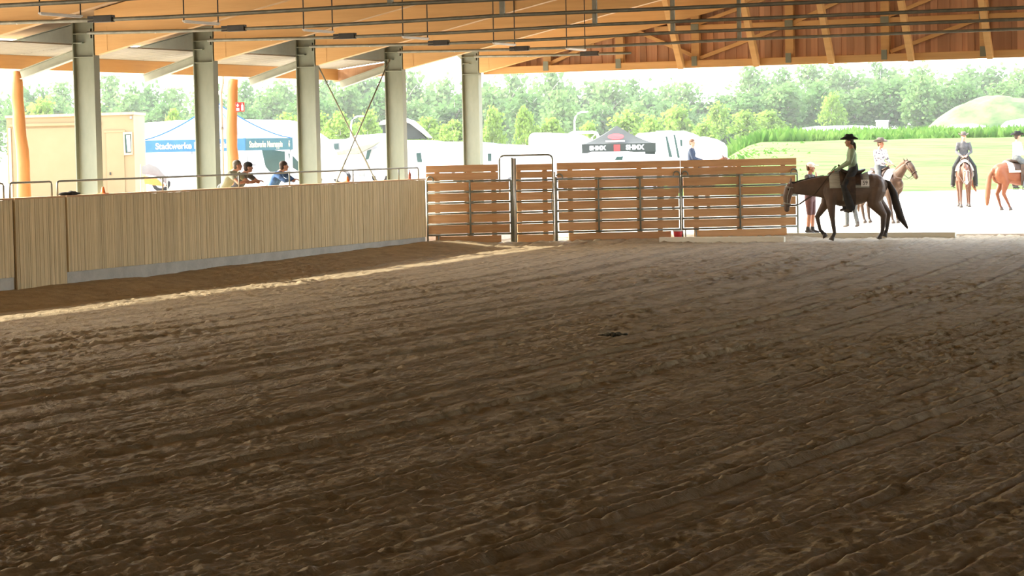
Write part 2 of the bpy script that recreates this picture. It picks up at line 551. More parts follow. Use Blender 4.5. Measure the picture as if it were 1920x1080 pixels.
def grid_object(name, X, Y, Z, material, parent=None, smooth_=True):
    nr, nc = X.shape
    co = np.stack([X, Y, Z], -1).reshape(-1, 3)
    i = np.arange((nr - 1) * (nc - 1))
    r, c = i // (nc - 1), i % (nc - 1)
    a = r * nc + c
    quads = np.stack([a, a + 1, a + nc + 1, a + nc], -1)
    me = bpy.data.meshes.new(name)
    me.vertices.add(len(co))
    me.vertices.foreach_set('co', co.ravel())
    me.loops.add(quads.size)
    me.loops.foreach_set('vertex_index', quads.ravel())
    me.polygons.add(len(quads))
    me.polygons.foreach_set('loop_start', np.arange(0, quads.size, 4))
    me.polygons.foreach_set('use_smooth', np.full(len(quads), smooth_))
    me.update(calc_edges=True)
    me.materials.append(material)
    o = bpy.data.objects.new(name, me)
    COL.objects.link(o)
    if parent is not None:
        o.parent = parent
    return o


rows = 14.0 * np.exp(np.linspace(0, math.log(76 / 14.0), 790))
lat = np.concatenate([[-2.2, -1.3, -0.8, -0.5, -0.36, -0.29], np.linspace(-0.26, 0.32, 790), [0.36, 0.42, 0.52, 0.8]])
D_, T_ = np.meshgrid(rows, lat, indexing='ij')
L_ = D_ * T_
GX, GY = -SY * D_ + CY * L_, CY * D_ + SY * L_
GZ = sand_height(GX, GY) - 0.6 * smooth(65.7, 66.3, GY) - 0.6 * (1 - smooth(-28.0, -27.6, GX)) - 0.0
floor = grid_object('floor', GX, GY, GZ, M['sand'])
struct(floor)
nb = MB()                                            # the arena floor goes on beneath and behind the camera
nb.add([(-28, -9, -0.03), (11, -9, -0.03), (11, 26, -0.03), (-28, 30, -0.03)], [(0, 1, 2, 3)])
nb.build('sand_apron', M['sand'], floor)


def terrain(x, y):
    x, y = np.asarray(x, float), np.asarray(y, float)
    d = -SY * x + CY * y
    l = CY * x + SY * y
    px = 960 + F_PX * l / np.maximum(d, 20)
    z = 0.13 + 0.24 * smooth(66, 82, d) + 0.10 * smooth(84, 108, d)
    left = np.maximum((1 - smooth(-27.95, -27.65, x)) * (1 - smooth(66, 69, y)), (1 - smooth(720, 1060, px)) * smooth(66, 68, y))
    z = z + left * (0.72 + 0.10 * smooth(60, 90, d))
    z = z + 1.95 * smooth(1290, 1440, px) * smooth(110, 152, d)
    return z


xs = np.array([-420, -300, -220, -160, -120, -90, -70, -55, -45, -38, -33, -30, -28.5, -27.95, -27.64, -27.5, -24, -20, -16, -12, -8, -4, 0, 5, 9.9, 10.1, 16, 24, 35, 50, 80, 120, 180, 260, 380])
ys = np.array([-60, -30, -9.2, -9, 0, 15, 30, 40, 50, 56, 60, 63, 65.55, 65.75, 67, 69, 71, 73, 76, 79, 83, 87, 92, 98, 104, 112, 122, 135, 150, 170, 200, 250, 330, 450])
OX, OY = np.meshgrid(xs, ys, indexing='xy')
OZ = terrain(OX, OY)
inside = (OX > -27.55) & (OX < 10.0) & (OY > -9.1) & (OY < 65.65)
OZ = np.where(inside, -1.2, OZ)
yard = struct(grid_object('ground_outside', OX, OY, OZ, M['yard']))
# mown grass bank beyond the yard
bd = np.array([101, 103, 105, 107, 109, 111, 114, 118, 122, 127, 133, 139, 145, 150, 156, 170, 200, 260, 340])
bp = np.linspace(1130, 2500, 60)
BD, BP = np.meshgrid(bd, bp, indexing='ij')
BL = BD * (BP - 960) / F_PX
BX, BY = -SY * BD + CY * BL, CY * BD + SY * BL
BZ = terrain(BX, BY) + 0.32 * smooth(103, 108, BD) - 0.1 + 0.10 * (vnoise(BX * 0.35, BY * 0.35, 3) - 0.5) * smooth(104, 108, BD)
struct(grid_object('grass_bank', BX, BY, BZ, M['grass']))


# ------------------------------------------------------------------ roof and unseen walls of the hall
def under_rafter(x):
    return 4.75 + 0.213 * (x + 28.55) if x < -9.6 else 4.75 + 0.213 * (18.95 - (x + 9.6))


ceiling = struct_empty('ceiling', (-9.6, 30, 0))
for xa, xb in ((-30.9, -9.6), (-9.6, 11.5)):
    b = MB()
    za, zb = under_rafter(xa) + 0.95, under_rafter(xb) + 0.95
    b.prism([(xa + 9.6, za), (xb + 9.6, zb), (xb + 9.6, zb + 0.15), (xa + 9.6, za + 0.15)], -39.0, 36.2)
    b.build('roof_deck', M['deck'], ceiling)
b = MB()
b.box((9.7, 9.0, 2.7), (0.2, 36, 5.9))
b.box((9.7, 46.3, 0.9), (0.2, 38.6, 2.0))
struct(b.build('unseen_wall_right', M['gable_board']))  # unseen; high near the camera, low beyond, shaped to steer daylight inside
b = MB()
b.box((-9.6, -9, 3.8), (40, 0.2, 8.0))
struct(b.build('wall_back', M['gable_board']))
# ------------------------------------------------------------------ left arena wall: vertical boards on a concrete plinth
wall = struct_empty('wall_left', (WALL_X, 48, 0))


def board_run(name, y0, y1, z0, z1, pitch, x_face, parent, seed):
    rr = random.Random(seed)
    b = MB()
    tones = []
    y = y0
    while y < y1 - 0.02:
        wd = min(pitch * rr.choice((0.85, 1.0, 1.0, 1.15)), y1 - y)
        dx = rr.uniform(-0.004, 0.004)
        b.box((x_face - 0.02 + dx - WALL_X, y + wd / 2 - 48, (z0 + z1) / 2), (0.04, wd - 0.0045, z1 - z0 + rr.uniform(-0.01, 0.0)))
        tones.extend([rr.random()] * 6)
        y += wd
    o = b.build(name, M['wall_board'], parent)
    a = o.data.attributes.new('tone', 'FLOAT', 'FACE')
    a.data.foreach_set('value', tones)
    o['kind'] = 'stuff'
    return o


board_run('wall_boards', 36.0, 40.56, 0.39, 1.865, 0.06, WALL_X, wall, 1)
board_run('gate_boards', 40.62, 42.36, 0.13, 1.87, 0.06, WALL_X + 0.015, wall, 2)
board_run('wall_boards', 42.44, WALL_END, 0.39, 1.865, 0.06, WALL_X, wall, 3)
b = MB()
for y0, y1 in ((-9, 40.58), (42.42, WALL_END)):
    b.box((-0.16, (y0 + y1) / 2 - 48, 0.0), (0.26, y1 - y0, 0.78))
b.build('concrete_plinth', M['concrete'], wall, bevel=0.01)
b = MB()
b.box((-0.09, 13.5 - 48, 1.12), (0.10, 45, 1.48))
b.box((-0.10, (42.44 + WALL_END) / 2 - 48, 1.12), (0.08, WALL_END - 42.44, 1.46))
b.box((-0.10, 38.5 - 48, 1.12), (0.08, 4.1, 1.46))
b.box((-0.08, 41.49 - 48, 1.0), (0.06, 2.1, 1.74))
b.build('backing_panel', M['wall_board'], wall)
for y0, y1 in ((-9, 40.58), (40.62, 42.36), (42.42, WALL_END)):
    b = MB()
    b.box((-0.11, (y0 + y1) / 2 - 48, 1.883), (0.26, y1 - y0, 0.035))
    b.build('wall_cap', M['cap'], wall)

# hand rails on the wall top
def rail(label, y0, y1, posts, zt=2.185):
    t = thing('hand_rail', label, 'railing', (WALL_X - 0.11, y0, 1.9), 0, 'rails along the wall top')
    h = zt - 1.9
    MB().tube([(0, 0.02, 0.0), (0, 0.02, h - 0.06), (0, 0.04, h - 0.015), (0, 0.09, h), (0, y1 - y0 - 0.09, h), (0, y1 - y0 - 0.04, h - 0.015),
               (0, y1 - y0 - 0.02, h - 0.06), (0, y1 - y0 - 0.02, 0)], 0.021, 8).build('rail_tube', M['tube'], t, True)
    for p in posts:
        MB().tube([(0, p - y0, -0.01), (0, p - y0, h)], 0.018, 8).build('rail_post', M['tube'], t, True)


rail('short grey tube rail at the left end of the wall top', 37.5, 40.46, [38.9])
rail('short grey tube rail above the narrow gate boards', 40.62, 42.1, [])
rail('long grey tube rail along the wall top past the spectators', 42.26, 59.1, [46.3, 49.6, 52.0, 55.3, 57.9])

# ------------------------------------------------------------------ steel columns with canopy brackets
ORD = ['leftmost', 'second', 'third', 'fourth', 'fifth']


def i_beam(b, p0, p1, depth, width, tf=0.016, tw=0.012):
    p0, p1 = Vector(p0), Vector(p1)
    t = (p1 - p0).normalized()
    s = Vector((0, 1, 0))
    u = s.cross(t)
    u = u if u.z > 0 else -u
    for sg in (-1, 1):
        b.beam(p0 + u * sg * (depth / 2 - tf / 2), p1 + u * sg * (depth / 2 - tf / 2), width, tf, up=u)
    b.beam(p0, p1, tw, depth - tf * 2, up=u)


for i, fy in enumerate(FRAMES[2:]):
    zb = float(terrain(COL_X, fy))
    lab = {0: 'tall grey steel I-column nearest the beige container, leftmost of five',
           1: 'second grey steel I-column from the left, in front of the blue tent',
           2: 'third grey steel I-column from the left, right of the white van window',
           3: 'fourth grey steel I-column from the left, in front of the pop-up camper',
           4: 'rightmost grey steel I-column, rising behind the plank fence'}[i]
    t = thing('steel_column', lab, 'column', (COL_X, fy, zb), 0, 'steel columns of the hall')
    H = 5.55 - zb
    b = MB()
    b.box((0, 0, H / 2), (0.47, 0.014, H))
    b.build('web', M['steel'], t)
    for sg in (-1, 1):
        b = MB()
        b.box((sg * 0.248, 0, H / 2), (0.024, 0.22, H))
        b.build('flange', M['steel'], t)
    for zz, xa, xb in ((4.73, -0.236, 0.236), (5.22, -0.236, 0.19), (5.03, -0.24, -0.02)):
        b = MB()
        b.box(((xa + xb) / 2, -0.055, zz - zb), (xb - xa, 0.10, 0.016))
        b.build('stiffener', M['steel'], t)
    b = MB()
    b.box((0.19, -0.07, 5.22 - zb), (0.03, 0.12, 0.2))
    b.build('rod_lug', M['steel_dark'], t)
    b = MB()
    b.box((0, 0, 0.015), (0.62, 0.36, 0.03))
    b.build('base_plate', M['steel_dark'], t)
    if i < 4:
        b = MB()
        i_beam(b, (-0.26, 0, 4.80 - zb), (-1.62, 0, 4.41 - zb), 0.19, 0.16)
        b.build('canopy_strut', M['steel_lit_tone'], t)
        b = MB()
        b.prism([(-0.26, 5.02 - zb), (-0.26, 5.42 - zb), (-1.75, 5.12 - zb), (-1.75, 5.02 - zb)], -0.006, 0.006)
        b.box((-1.0, 0, 5.01 - zb), (1.5, 0.16, 0.016))
        b.beam((-0.26, 0, 5.43 - zb), (-1.75, 0, 5.13 - zb), 0.16, 0.016)
        b.build('canopy_arm', M['steel_lit_tone'], t)
    else:
        b = MB()
        b.prism([(-0.26, 5.12 - zb), (-0.26, 5.42 - zb), (-0.55, 5.36 - zb)], -0.006, 0.006)
        b.build('canopy_arm', M['steel_lit_tone'], t)

# crossed brace rods between the third and fourth column
for (y0, z0, y1, z1, lab) in ((55.72, 5.02, 60.2, 0.82, 'thin steel brace rod falling to the right between the third and fourth column'),
                              (60.08, 5.02, 55.72, 0.82, 'thin steel brace rod falling to the left between the third and fourth column')):
    t = thing('brace_rod', lab, 'brace', (COL_X, y0, z0), 0, 'crossed brace rods')
    dv = Vector((0, y1 - y0, z1 - z0))
    MB().tube([(0, 0, 0), dv], 0.020, 6).build('rod', M['steel_dark'], t, True)
    for q in (0.62,):
        MB().tube([dv * q, dv * (q + 0.05)], 0.026, 6).build('turnbuckle', M['steel_dark'], t, True)
    for q in (0.0, 0.985):
        MB().tube([dv * q, dv * (q + 0.015)], 0.03, 6).build('end_lug', M['steel_dark'], t, True)

# canopy along the outer side of the hall
canopy = struct_empty('trim_1', (-30.6, 45, 4.6))
b = MB()
b.box((0.02, 25.6 - 45, 4.685 - 4.6), (0.16, 70.0, 0.29))
b.build('edge_beam', M['glulam_y'], canopy)
for y0, y1 in [(-9.0, 40.39)] + [(FRAMES[k], FRAMES[k + 1] - 0.01) for k in range(1, 5)]:
    b = MB()
    n = 72
    prof = []
    for k in range(n + 1):
        f = k / n
        x = 1.55 - f * 1.75
        prof.append((x, 0.40 - f * 0.19 + (0.016 if (k // 2) % 2 else -0.016)))
    vs, fs = [], []
    for x, z in prof:
        vs += [(x, y0 - 45, z), (x, y1 - 45, z), (x, y1 - 45, z + 0.01), (x, y0 - 45, z + 0.01)]
    for k in range(n):
        a, c = k * 4, k * 4 + 4
        fs += [(a, a + 1, c + 1, c), (a + 3, c + 3, c + 2, a + 2), (a, c, c + 3, a + 3), (a + 1, a + 2, c + 2, c + 1)]
    fs += [(0, 3, 2, 1), (n * 4, n * 4 + 1, n * 4 + 2, n * 4 + 3)]
    b.add(vs, fs)
    b.build('roof_sheet', M['corrugated'], canopy)
b = MB()
b.prism([(1.45, 0.02), (1.45, 0.36), (-0.05, 0.19), (-0.05, -0.12)], 15.45, 15.52)
b.build('end_panel', M['gable_board'], canopy)

# peeled log posts under the canopy edge
for k, (fy, lab) in enumerate(((45.4, 'peeled orange log post at the far left, in front of the beige container'),
                               (55.4, 'peeled orange log post with red sign, right of the second steel column'))):
    zb = float(terrain(-30.75, fy))
    t = thing('log_post', lab, 'post', (-30.63 if k == 0 else -30.90, fy + 0.25 * (k == 0), zb), 0, 'log posts under the canopy')
    rr = random.Random(20 + k)
    n = 14
    H = 4.5 - zb
    pts, rad = [], []
    for q in range(n):
        f = q / (n - 1)
        pts.append((0.05 * math.sin(f * 5 + k * 2) + rr.uniform(-0.012, 0.012), rr.uniform(-0.015, 0.015), f * H))
        rad.append(0.15 - 0.025 * f + rr.uniform(-0.008, 0.010))
    MB().tube(pts, rad, 14).build('log', M['log'], t, True)
    b = MB()
    b.box((0, 0, 0.04), (0.34, 0.34, 0.08))
    b.build('post_foot', M['steel_dark'], t)
    # rain pipe bent beside the post
    tp = thing('rain_pipe', ['pale bent rain pipe left of the leftmost log post', 'pale bent rain pipe between second column and log post'][k], 'pipe',
               (-30.98 if k == 0 else -31.0, fy - 0.1, zb), 0, 'rain pipes')
    hx = -0.13 if k == 0 else -0.17
    MB().tube([(hx + 0.06, 0, H + 0.08), (hx + 0.06, 0, H - 0.10), (hx, 0, H - 0.32), (hx, 0, 0.0)], 0.035, 8).build('pipe', M['corrugated'], tp, True)
    MB().tube([(hx, 0, 2.4), (hx, 0, 2.46)], 0.045, 8).build('pipe_clip', M['steel_dark'], tp, True)

# red fire sign on the second log post
sp = at(450, 200.5, (Vector((-30.6, 55.15, 4)) - Vector((0, 0, CAM_H))).dot(_fw))
t = thing('fire_sign', 'small red square sign with white symbols on the log post', 'sign', sp, YAW)
b = MB()
b.box((0, 0, 0), (0.22, 0.012, 0.23))
b.build('sign_plate', M['red'], t, bevel=0.004)
MB().tube([(-0.02, 0.006, 0.06), (-0.02, 0.16, 0.06), (-0.20, 0.30, 0.06)], 0.012, 6).build('sign_bracket', M['steel_dark'], t)
b = MB()
b.prism([(-0.09, 0.03), (-0.055, 0.09), (-0.02, 0.03), (-0.04, 0.03), (-0.04, -0.0), (-0.07, -0.0), (-0.07, 0.03)], -0.010, -0.006)
b.build('arrow', M['text_white'], t)
b = MB()
b.box((-0.055, -0.008, -0.06), (0.07, 0.004, 0.07))
b.build('panel_mark', M['text_white'], t)
b = MB()
b.prism([(0.03, -0.09), (0.03, 0.04), (0.045, 0.06), (0.045, 0.09), (0.065, 0.09), (0.065, 0.06), (0.085, 0.04), (0.085, -0.09)], -0.010, -0.006)
b.build('extinguisher_mark', M['text_white'], t)

# ------------------------------------------------------------------ glulam rafters, tie rods, lamps
RAFT_LAB = ['broad orange glulam rafter nearest the camera, cut by the left frame edge', 'orange glulam rafter rising from the leftmost steel column',
            'orange glulam rafter rising from the second steel column', 'orange glulam rafter rising from the third steel column',
            'orange glulam rafter rising from the fourth steel column', 'orange glulam rafter of the gable end, rising from the rightmost column']
ROD_LAB = ['grey tie rod highest in the top left corner', 'grey tie rod running above the leftmost steel column', 'grey tie rod fixed to the leftmost steel column',
           'grey tie rod fixed to the second steel column', 'grey tie rod fixed to the third steel column', 'grey tie rod fixed to the fourth steel column',
           'lowest grey tie rod, fixed to the rightmost steel column']
for k, fy in enumerate(FRAMES):
    if k > 0:
        t = thing('glulam_rafter', RAFT_LAB[k - 1], 'rafter', (-28.5, fy, 4.75), 0, 'glulam rafters')
        b = MB()
        ln = 18.9
        rise = 0.213 * ln
        b.prism([(0, 0.01), (ln, rise), (ln, rise + 0.94), (0, 0.94)], -0.10, 0.10)
        b.build('beam', M['glulam'], t, bevel=0.008)
        b = MB()
        b.prism([(0.0, 0.04), (0.30, 0.10), (0.30, 0.60), (0.0, 0.54)], -0.106, 0.106)
        b.build('beam_shoe', M['glulam'], t)
    ry = fy - 0.24
    t = thing('tie_rod', ROD_LAB[k], 'tie rod', (-28.5, ry, 5.22), 0, 'tie rods across the hall')
    x1 = 37.5 if k < 6 else 5.6
    pts = [(x, 0, -0.05 * math.sin(min(1, x / 9.3) * math.pi) + 0.0) for x in (-0.08, 1.2, 2.4, 3.4, 4.6, 6, 7.6, 9.3, 14, 19, 28, 37.5) if x <= x1]
    MB().tube(pts, 0.036, 8).build('rod', M['steel_dark'], t, True)
    if k > 0:
        b = MB()
        b.box((3.45, 0, -0.03), (0.40, 0.13, 0.13))
        b.build('coupling', M['black_metal'], t, bevel=0.015)
        b = MB()
        b.box((3.20, 0, 0.0), (0.16, 0.10, 0.05))
        b.box((3.18, 0, -0.07), (0.12, 0.10, 0.035))
        b.build('coupling_fork', M['black_metal'], t)
        b = MB()
        b.ell((1.55, 0, -0.035), (0.03, 0.03, 0.03), 8, 6)
        b.build('rod_joint', M['bright_tube'], t, True)
        if k < 6:
            b = MB()
            b.box((9.3, 0, (0.213 * 9.3 - 0.42) / 2), (0.095, 0.06, 0.213 * 9.3 - 0.40))
            b.build('hanger', M['steel_dark'], t)
LAMP_LAB = ['thin white lamp strip hung under the topmost rod at far left', 'thin white lamp strip hung above the second column',
            'thin white lamp strip hung above the third column', 'thin white lamp strip hung right of the fourth column top',
            'thin white lamp strip hung above the rightmost column', 'thin white lamp strip nearest the gable boards']
for k, (lx, ly) in enumerate(((-23.85, 36.2), (-23.4, 40.2), (-23.35, 44.8), (-23.3, 49.3), (-23.2, 54.0), (-23.2, 58.6))):
    t = thing('lamp_strip', LAMP_LAB[k], 'lamp', (lx, ly, 5.09), 0, 'hanging lamp strips')
    b = MB()
    b.box((0, 0.66, 0), (0.065, 1.3, 0.035))
    b.build('housing', M['lamp_white'], t, bevel=0.01)
    b = MB()
    b.box((0, 0.66, -0.025), (0.045, 1.24, 0.02))
    b.build('tube_cover', M['lamp_white'], t, bevel=0.008)
    top = under_rafter(lx) + 0.95 - 5.09
    for yy in (0.02, 1.28):
        MB().tube([(0, yy, 0), (0, yy, top)], 0.012, 6).build('hanging_wire', M['black_metal'], t)

# ------------------------------------------------------------------ gable end wall
gable = struct_empty('wall_end', (-28.5, GABLE_Y + 0.26, 4.7))
bw = 0.163
rr = random.Random(5)
x = -28.45
gb_mesh = None
while x < 9.4:
    zt = under_rafter(x + bw / 2) + 0.98
    z0 = 4.80
    if gb_mesh is None:
        gb_mesh = MB().box((0, 0, 0.5), (bw + 0.014, 0.022, 1.0)).mesh('board', M['gable_board'])
    o = inst('board', gb_mesh, gable, (x + bw / 2 + 28.5, 0.20 + 0.026 * (int(round((x + 28.45) / bw)) % 2), z0 - 4.7), 0, (1, 1, zt - z0))
    x += bw
def gpart(name, p0, p1, w, h, m=M['glulam'], up=(0, 0, 1)):
    b = MB()
    b.beam((p0[0] + 28.5, p0[2], p0[1] - 4.7), (p1[0] + 28.5, p1[2], p1[1] - 4.7), w, h, up=up)
    return b.build(name, m, gable, bevel=0.006)
gpart('bottom_beam', (-28.5, 4.82, 0.02), (9.5, 4.82, 0.02), 0.22, 0.20)
gpart('middle_beam', (-23.4, 5.82, 0.10), (4.5, 5.82, 0.10), 0.12, 0.13)
gposts = [-26.59, -24.43, -22.22, -19.56, -16.93, -14.3, -11.7, -9.1]
for k, gx in enumerate(gposts):
    zt = under_rafter(gx) + 0.1
    gpart('gable_post', (gx, 4.9, 0.09), (gx, zt, 0.09), 0.17, 0.23, up=(1, 0, 0))
    b = MB()
    b.box((gx + 28.5, -0.10, 4.90 - 4.7), (0.15, 0.02, 0.26))
    b.build('connector_plate', M['steel'], gable)
    if k >= 2:
        b = MB()
        b.box((gx + 28.5, -0.02, 5.82 - 4.7), (0.22, 0.02, 0.18))
        b.build('connector_plate', M['steel'], gable)
for (xa, za, xb_, zb_) in ((-26.5, 4.98, -25.2, 5.5), (-24.3, 5.95, -22.3, 5.05), (-19.6, 5.80, -22.1, 4.98), (-19.5, 5.82, -16.9, 6.9), (-22.2, 5.9, -20.0, 6.6),
                           (-16.9, 5.9, -14.4, 6.8), (-14.3, 5.8, -16.8, 4.98)):
    gpart('diagonal', (xa, za, 0.08), (xb_, zb_, 0.08), 0.10, 0.10)
for gx in (-22.58, -20.43, -18.35, -16.19, -14.1, -12.0):
    gpart('knee_brace', (gx, 4.74, -0.12), (gx - 0.02, 7.2, -1.75), 0.19, 0.16, up=(1, 0, 0))
# pale sill timbers on the ground below the gable
for (x0, x1, y, lab) in ((-22.03, -18.66, 62.0, 'pale timber sill on the sand in front of the fence end'),
                         (-19.3, -14.8, 64.4, 'pale timber sill on the sand behind the dark horse')):
    z = float(base_ground(np.array([(x0 + x1) / 2]), np.array([y]))[0])
    b = MB()
    b.box(((x1 - x0) / 2, 0, 0.06), (x1 - x0, 0.16, 0.16))
    o = b.build('timber_sill', M['curb'], bevel=0.012, loc=(x0, y, z))
    tag(o, lab, 'timber', 'pale sills')

# ------------------------------------------------------------------ plank fence of tube panels
FZ = 0.17
RAILS = [1.802 - 0.278 * k for k in range(6)]


def arc(cx, cz, r, a0, a1, n=6):
    return [(cx + r * math.cos(a0 + (a1 - a0) * k / n), 0, cz + r * math.sin(a0 + (a1 - a0) * k / n)) for k in range(n + 1)]


def fence_panel(name, label, u0, u1, verts, sections, top, bottom, battens, loops, foot=None, posts=(), group='tube panels of the plank fence'):
    t = thing(name, label, 'fence', (FENCE_P[0] + FENCE_D[0] * u0, FENCE_P[1] + FENCE_D[1] * u0, FZ), 0.5238, group)
    W = u1 - u0
    rl = lambda u: u - u0
    for z in RAILS:
        MB().tube([(0, 0, z - FZ), (W, 0, z - FZ)], 0.027, 8).build('rail', M['tube'], t, True)
    for u in [u0, u1]:
        MB().tube([(rl(u), 0, -0.05), (rl(u), 0, RAILS[0] - FZ)], 0.024, 8).build('end_post', M['tube'], t, True)
    for u in verts:
        MB().tube([(rl(u), -0.03, RAILS[-1] - FZ), (rl(u), -0.03, RAILS[0] - FZ)], 0.024, 8).build('upright', M['tube'], t, True)
        for z in RAILS:
            MB().tube([(rl(u) - 0.09, 0, z - FZ), (rl(u) + 0.09, 0, z - FZ)], 0.033, 8).build('rail_clamp', M['tube'], t, True)
    def plank(a, c, z0, z1, y=0.045):
        b = MB()
        b.box(((a + c) / 2 - u0, y, (z0 + z1) / 2 - FZ), (c - a, 0.03, z1 - z0))
        b.build('plank', M['plank'], t, bevel=0.004)
    for a, c in sections:
        for k in range(5):
            plank(a, c, RAILS[k + 1] + 0.033, RAILS[k] - 0.031, 0.045 + 0.004 * (k % 2))
    plank(top[0], top[1], 2.040, 2.224)
    plank(top[0], top[1], 1.832, 2.024, 0.048)
    if bottom:
        plank(bottom[0], bottom[1], 0.15, RAILS[-1] - 0.040)
    for u in battens:
        b = MB()
        b.box((rl(u), 0.085, 1.19 - FZ), (0.13, 0.035, 2.0))
        b.build('batten', M['plank'], t)
    for u, sg in loops:                               # rounded tube corners above the top rail
        pts = [(rl(u) + sg * 0.17, 0, RAILS[0] - FZ)] + arc(rl(u) + sg * 0.085, RAILS[0] - FZ + 0.05, 0.085, 0 if sg > 0 else math.pi, math.pi if sg > 0 else 0) + [(rl(u), 0, RAILS[0] - FZ)]
        MB().tube(pts, 0.019, 8).build('corner_loop', M['tube'], t, True)
    if foot is not None:
        u, sg = foot
        zb = 0.06 - FZ
        pts = [(rl(u), 0, 0.40 - FZ), (rl(u), 0, zb + 0.08), (rl(u) + sg * 0.03, 0, zb + 0.02), (rl(u) + sg * 0.09, 0, zb), (rl(u) + sg * 0.20, 0, zb),
               (rl(u) + sg * 0.26, 0, zb + 0.03), (rl(u) + sg * 0.28, 0, zb + 0.09), (rl(u) + sg * 0.28, 0, 0.40 - FZ)]
        MB().tube(pts, 0.019, 8).build('foot_loop', M['tube'], t, True)
    for u, z1, m in posts:
        MB().tube([(rl(u), -0.03, -0.10), (rl(u), -0.03, z1 - FZ)], 0.030, 8).build('gate_post', m, t, True)
    return t


fence_panel('fence_panel', 'plank fence panel joining the end of the board wall', -4.86, -2.66, [-3.74], [(-4.84, -3.79), (-3.70, -2.70)],
            (-4.87, -2.98), (-4.58, -2.93), [-4.58, -3.74, -3.10], [(-4.86, 1)], (-4.86, 1))
fence_panel('fence_panel', 'long middle plank fence panel right of the gate', -1.46, 1.83, [-0.35, 0.756], [(-1.40, -0.39), (-0.32, 0.72), (0.79, 1.80)],
            (-1.43, 1.85), (-1.15, 1.58), [-1.08, -0.35, 0.756, 1.30], [(-1.46, 1), (1.83, -1)])
fence_panel('fence_panel', 'rightmost plank fence panel beside the dark horse', 1.88, 4.99, [3.43], [(1.93, 3.39), (3.47, 4.95)],
            (1.86, 4.98), (2.26, 4.70), [2.27, 3.43, 4.62], [(1.88, 1), (4.99, -1)], (1.96, 1))
# the pedestrian gate: arch, leaf and posts
t = thing('arena_gate', 'narrow plank gate leaf under a tube arch in the fence', 'gate', (FENCE_P[0] + FENCE_D[0] * -2.6, FENCE_P[1] + FENCE_D[1] * -2.6, FZ), 0.5238)
gx = lambda u: u + 2.6
zt = 2.445 - FZ
MB().tube([(gx(-2.93), 0.12, 1.3 - FZ), (gx(-2.93), 0.12, zt - 0.12)] + [(gx(-2.93) + 0.12 - 0.12 * math.cos(a), 0.12, zt - 0.12 + 0.12 * math.sin(a)) for a in (0.4, 0.8, 1.2, 1.57)] +
          [(gx(-1.53) - 0.12 + 0.12 * math.sin(a), 0.12, zt - 0.12 + 0.12 * math.cos(a)) for a in (0.0, 0.4, 0.8, 1.2, 1.57)] + [(gx(-1.53), 0.12, -0.1)],
          0.024, 8).build('arch', M['tube'], t, True)
for u, z1, m, r in ((-2.62, 2.39, M['tube'], 0.022), (-2.565, 2.37, M['bright_tube'], 0.036), (-2.53, 2.37, M['tube'], 0.018), (-1.50, 2.0, M['bright_tube'], 0.022), (-1.475, 1.86, M['tube'], 0.028)):
    MB().tube([(gx(u), -0.02, -0.12), (gx(u), -0.02, z1 - FZ)], r, 8).build('gate_post', m, t, True)
for k, z in enumerate(RAILS):
    MB().tube([(gx(-2.53), 0, z - FZ - 0.01), (gx(-1.53), 0, z - FZ - 0.01)], 0.026, 8).build('rail', M['tube'], t, True)
def gplank(z0, z1, a=-2.50, c=-1.56):
    b = MB()
    b.box((gx((a + c) / 2), 0.045, (z0 + z1) / 2 - FZ), (c - a, 0.03, z1 - z0))
    b.build('plank', M['plank'], t, bevel=0.004)
for k in range(5):
    gplank(RAILS[k + 1] + 0.024, RAILS[k] - 0.044)
gplank(2.045, 2.21)
gplank(1.85, 2.015)
gplank(0.16, RAILS[-1] - 0.05)
for u in (-2.44, -1.75):
    b = MB()
    b.box((gx(u), 0.085, 1.19 - FZ), (0.13, 0.035, 2.0))
    b.build('batten', M['plank'], t)
MB().tube([(gx(-1.56), -0.06, 1.55 - FZ), (gx(-1.60), -0.10, 1.40 - FZ), (gx(-1.60), -0.10, 1.0 - FZ), (gx(-1.55), -0.06, 0.8 - FZ)], 0.012, 6).build('latch_chain', M['steel_dark'], t, True)
# red and white marker bucket at the panel joint
bz = float(base_ground(np.array([-22.0]), np.array([62.8]))[0])
q = FENCE_P + FENCE_D * 1.72 + np.array([0.25, -0.43]) * 0.35
t = thing('bucket', 'small red bucket with pale rim at the foot of the fence joint', 'bucket', (q[0], q[1], bz - 0.01))
MB().lathe([(0.09, 0.0), (0.125, 0.20), (0.115, 0.20), (0.085, 0.02)], n=18).build('bucket_body', M['red'], t, True)
MB().lathe([(0.118, 0.19), (0.135, 0.19), (0.135, 0.225), (0.118, 0.225)], n=18).build('rim', M['white'], t)

# dark clod lying on the sand
z = float(sand_height(np.array([-12.43]), np.array([32.96]))[0])
t = thing('dark_clod', 'dark flattened clod lying alone on the open sand', 'clod', (-12.43, 32.96, z))
t.scale = (0.85, 0.85, 0.8)
rr = random.Random(3)
b = MB()
for k in range(13):
    f = (k - 6) / 6.0
    b.ell((f * 0.20 * CY + rr.uniform(-.02, .02), f * 0.20 * SY + rr.uniform(-.05, .05), 0.012 + rr.uniform(0, 0.02)), (rr.uniform(.035, .06), rr.uniform(.035, .06), rr.uniform(.02, .045) * (1.15 - abs(f) * 0.7)), 8, 6)
b.build('clod', mat('dark_soil', (0.035, 0.036, 0.024), 0.9, (0.11, 0.095, 0.06), (25, 25, 25)), t, True)

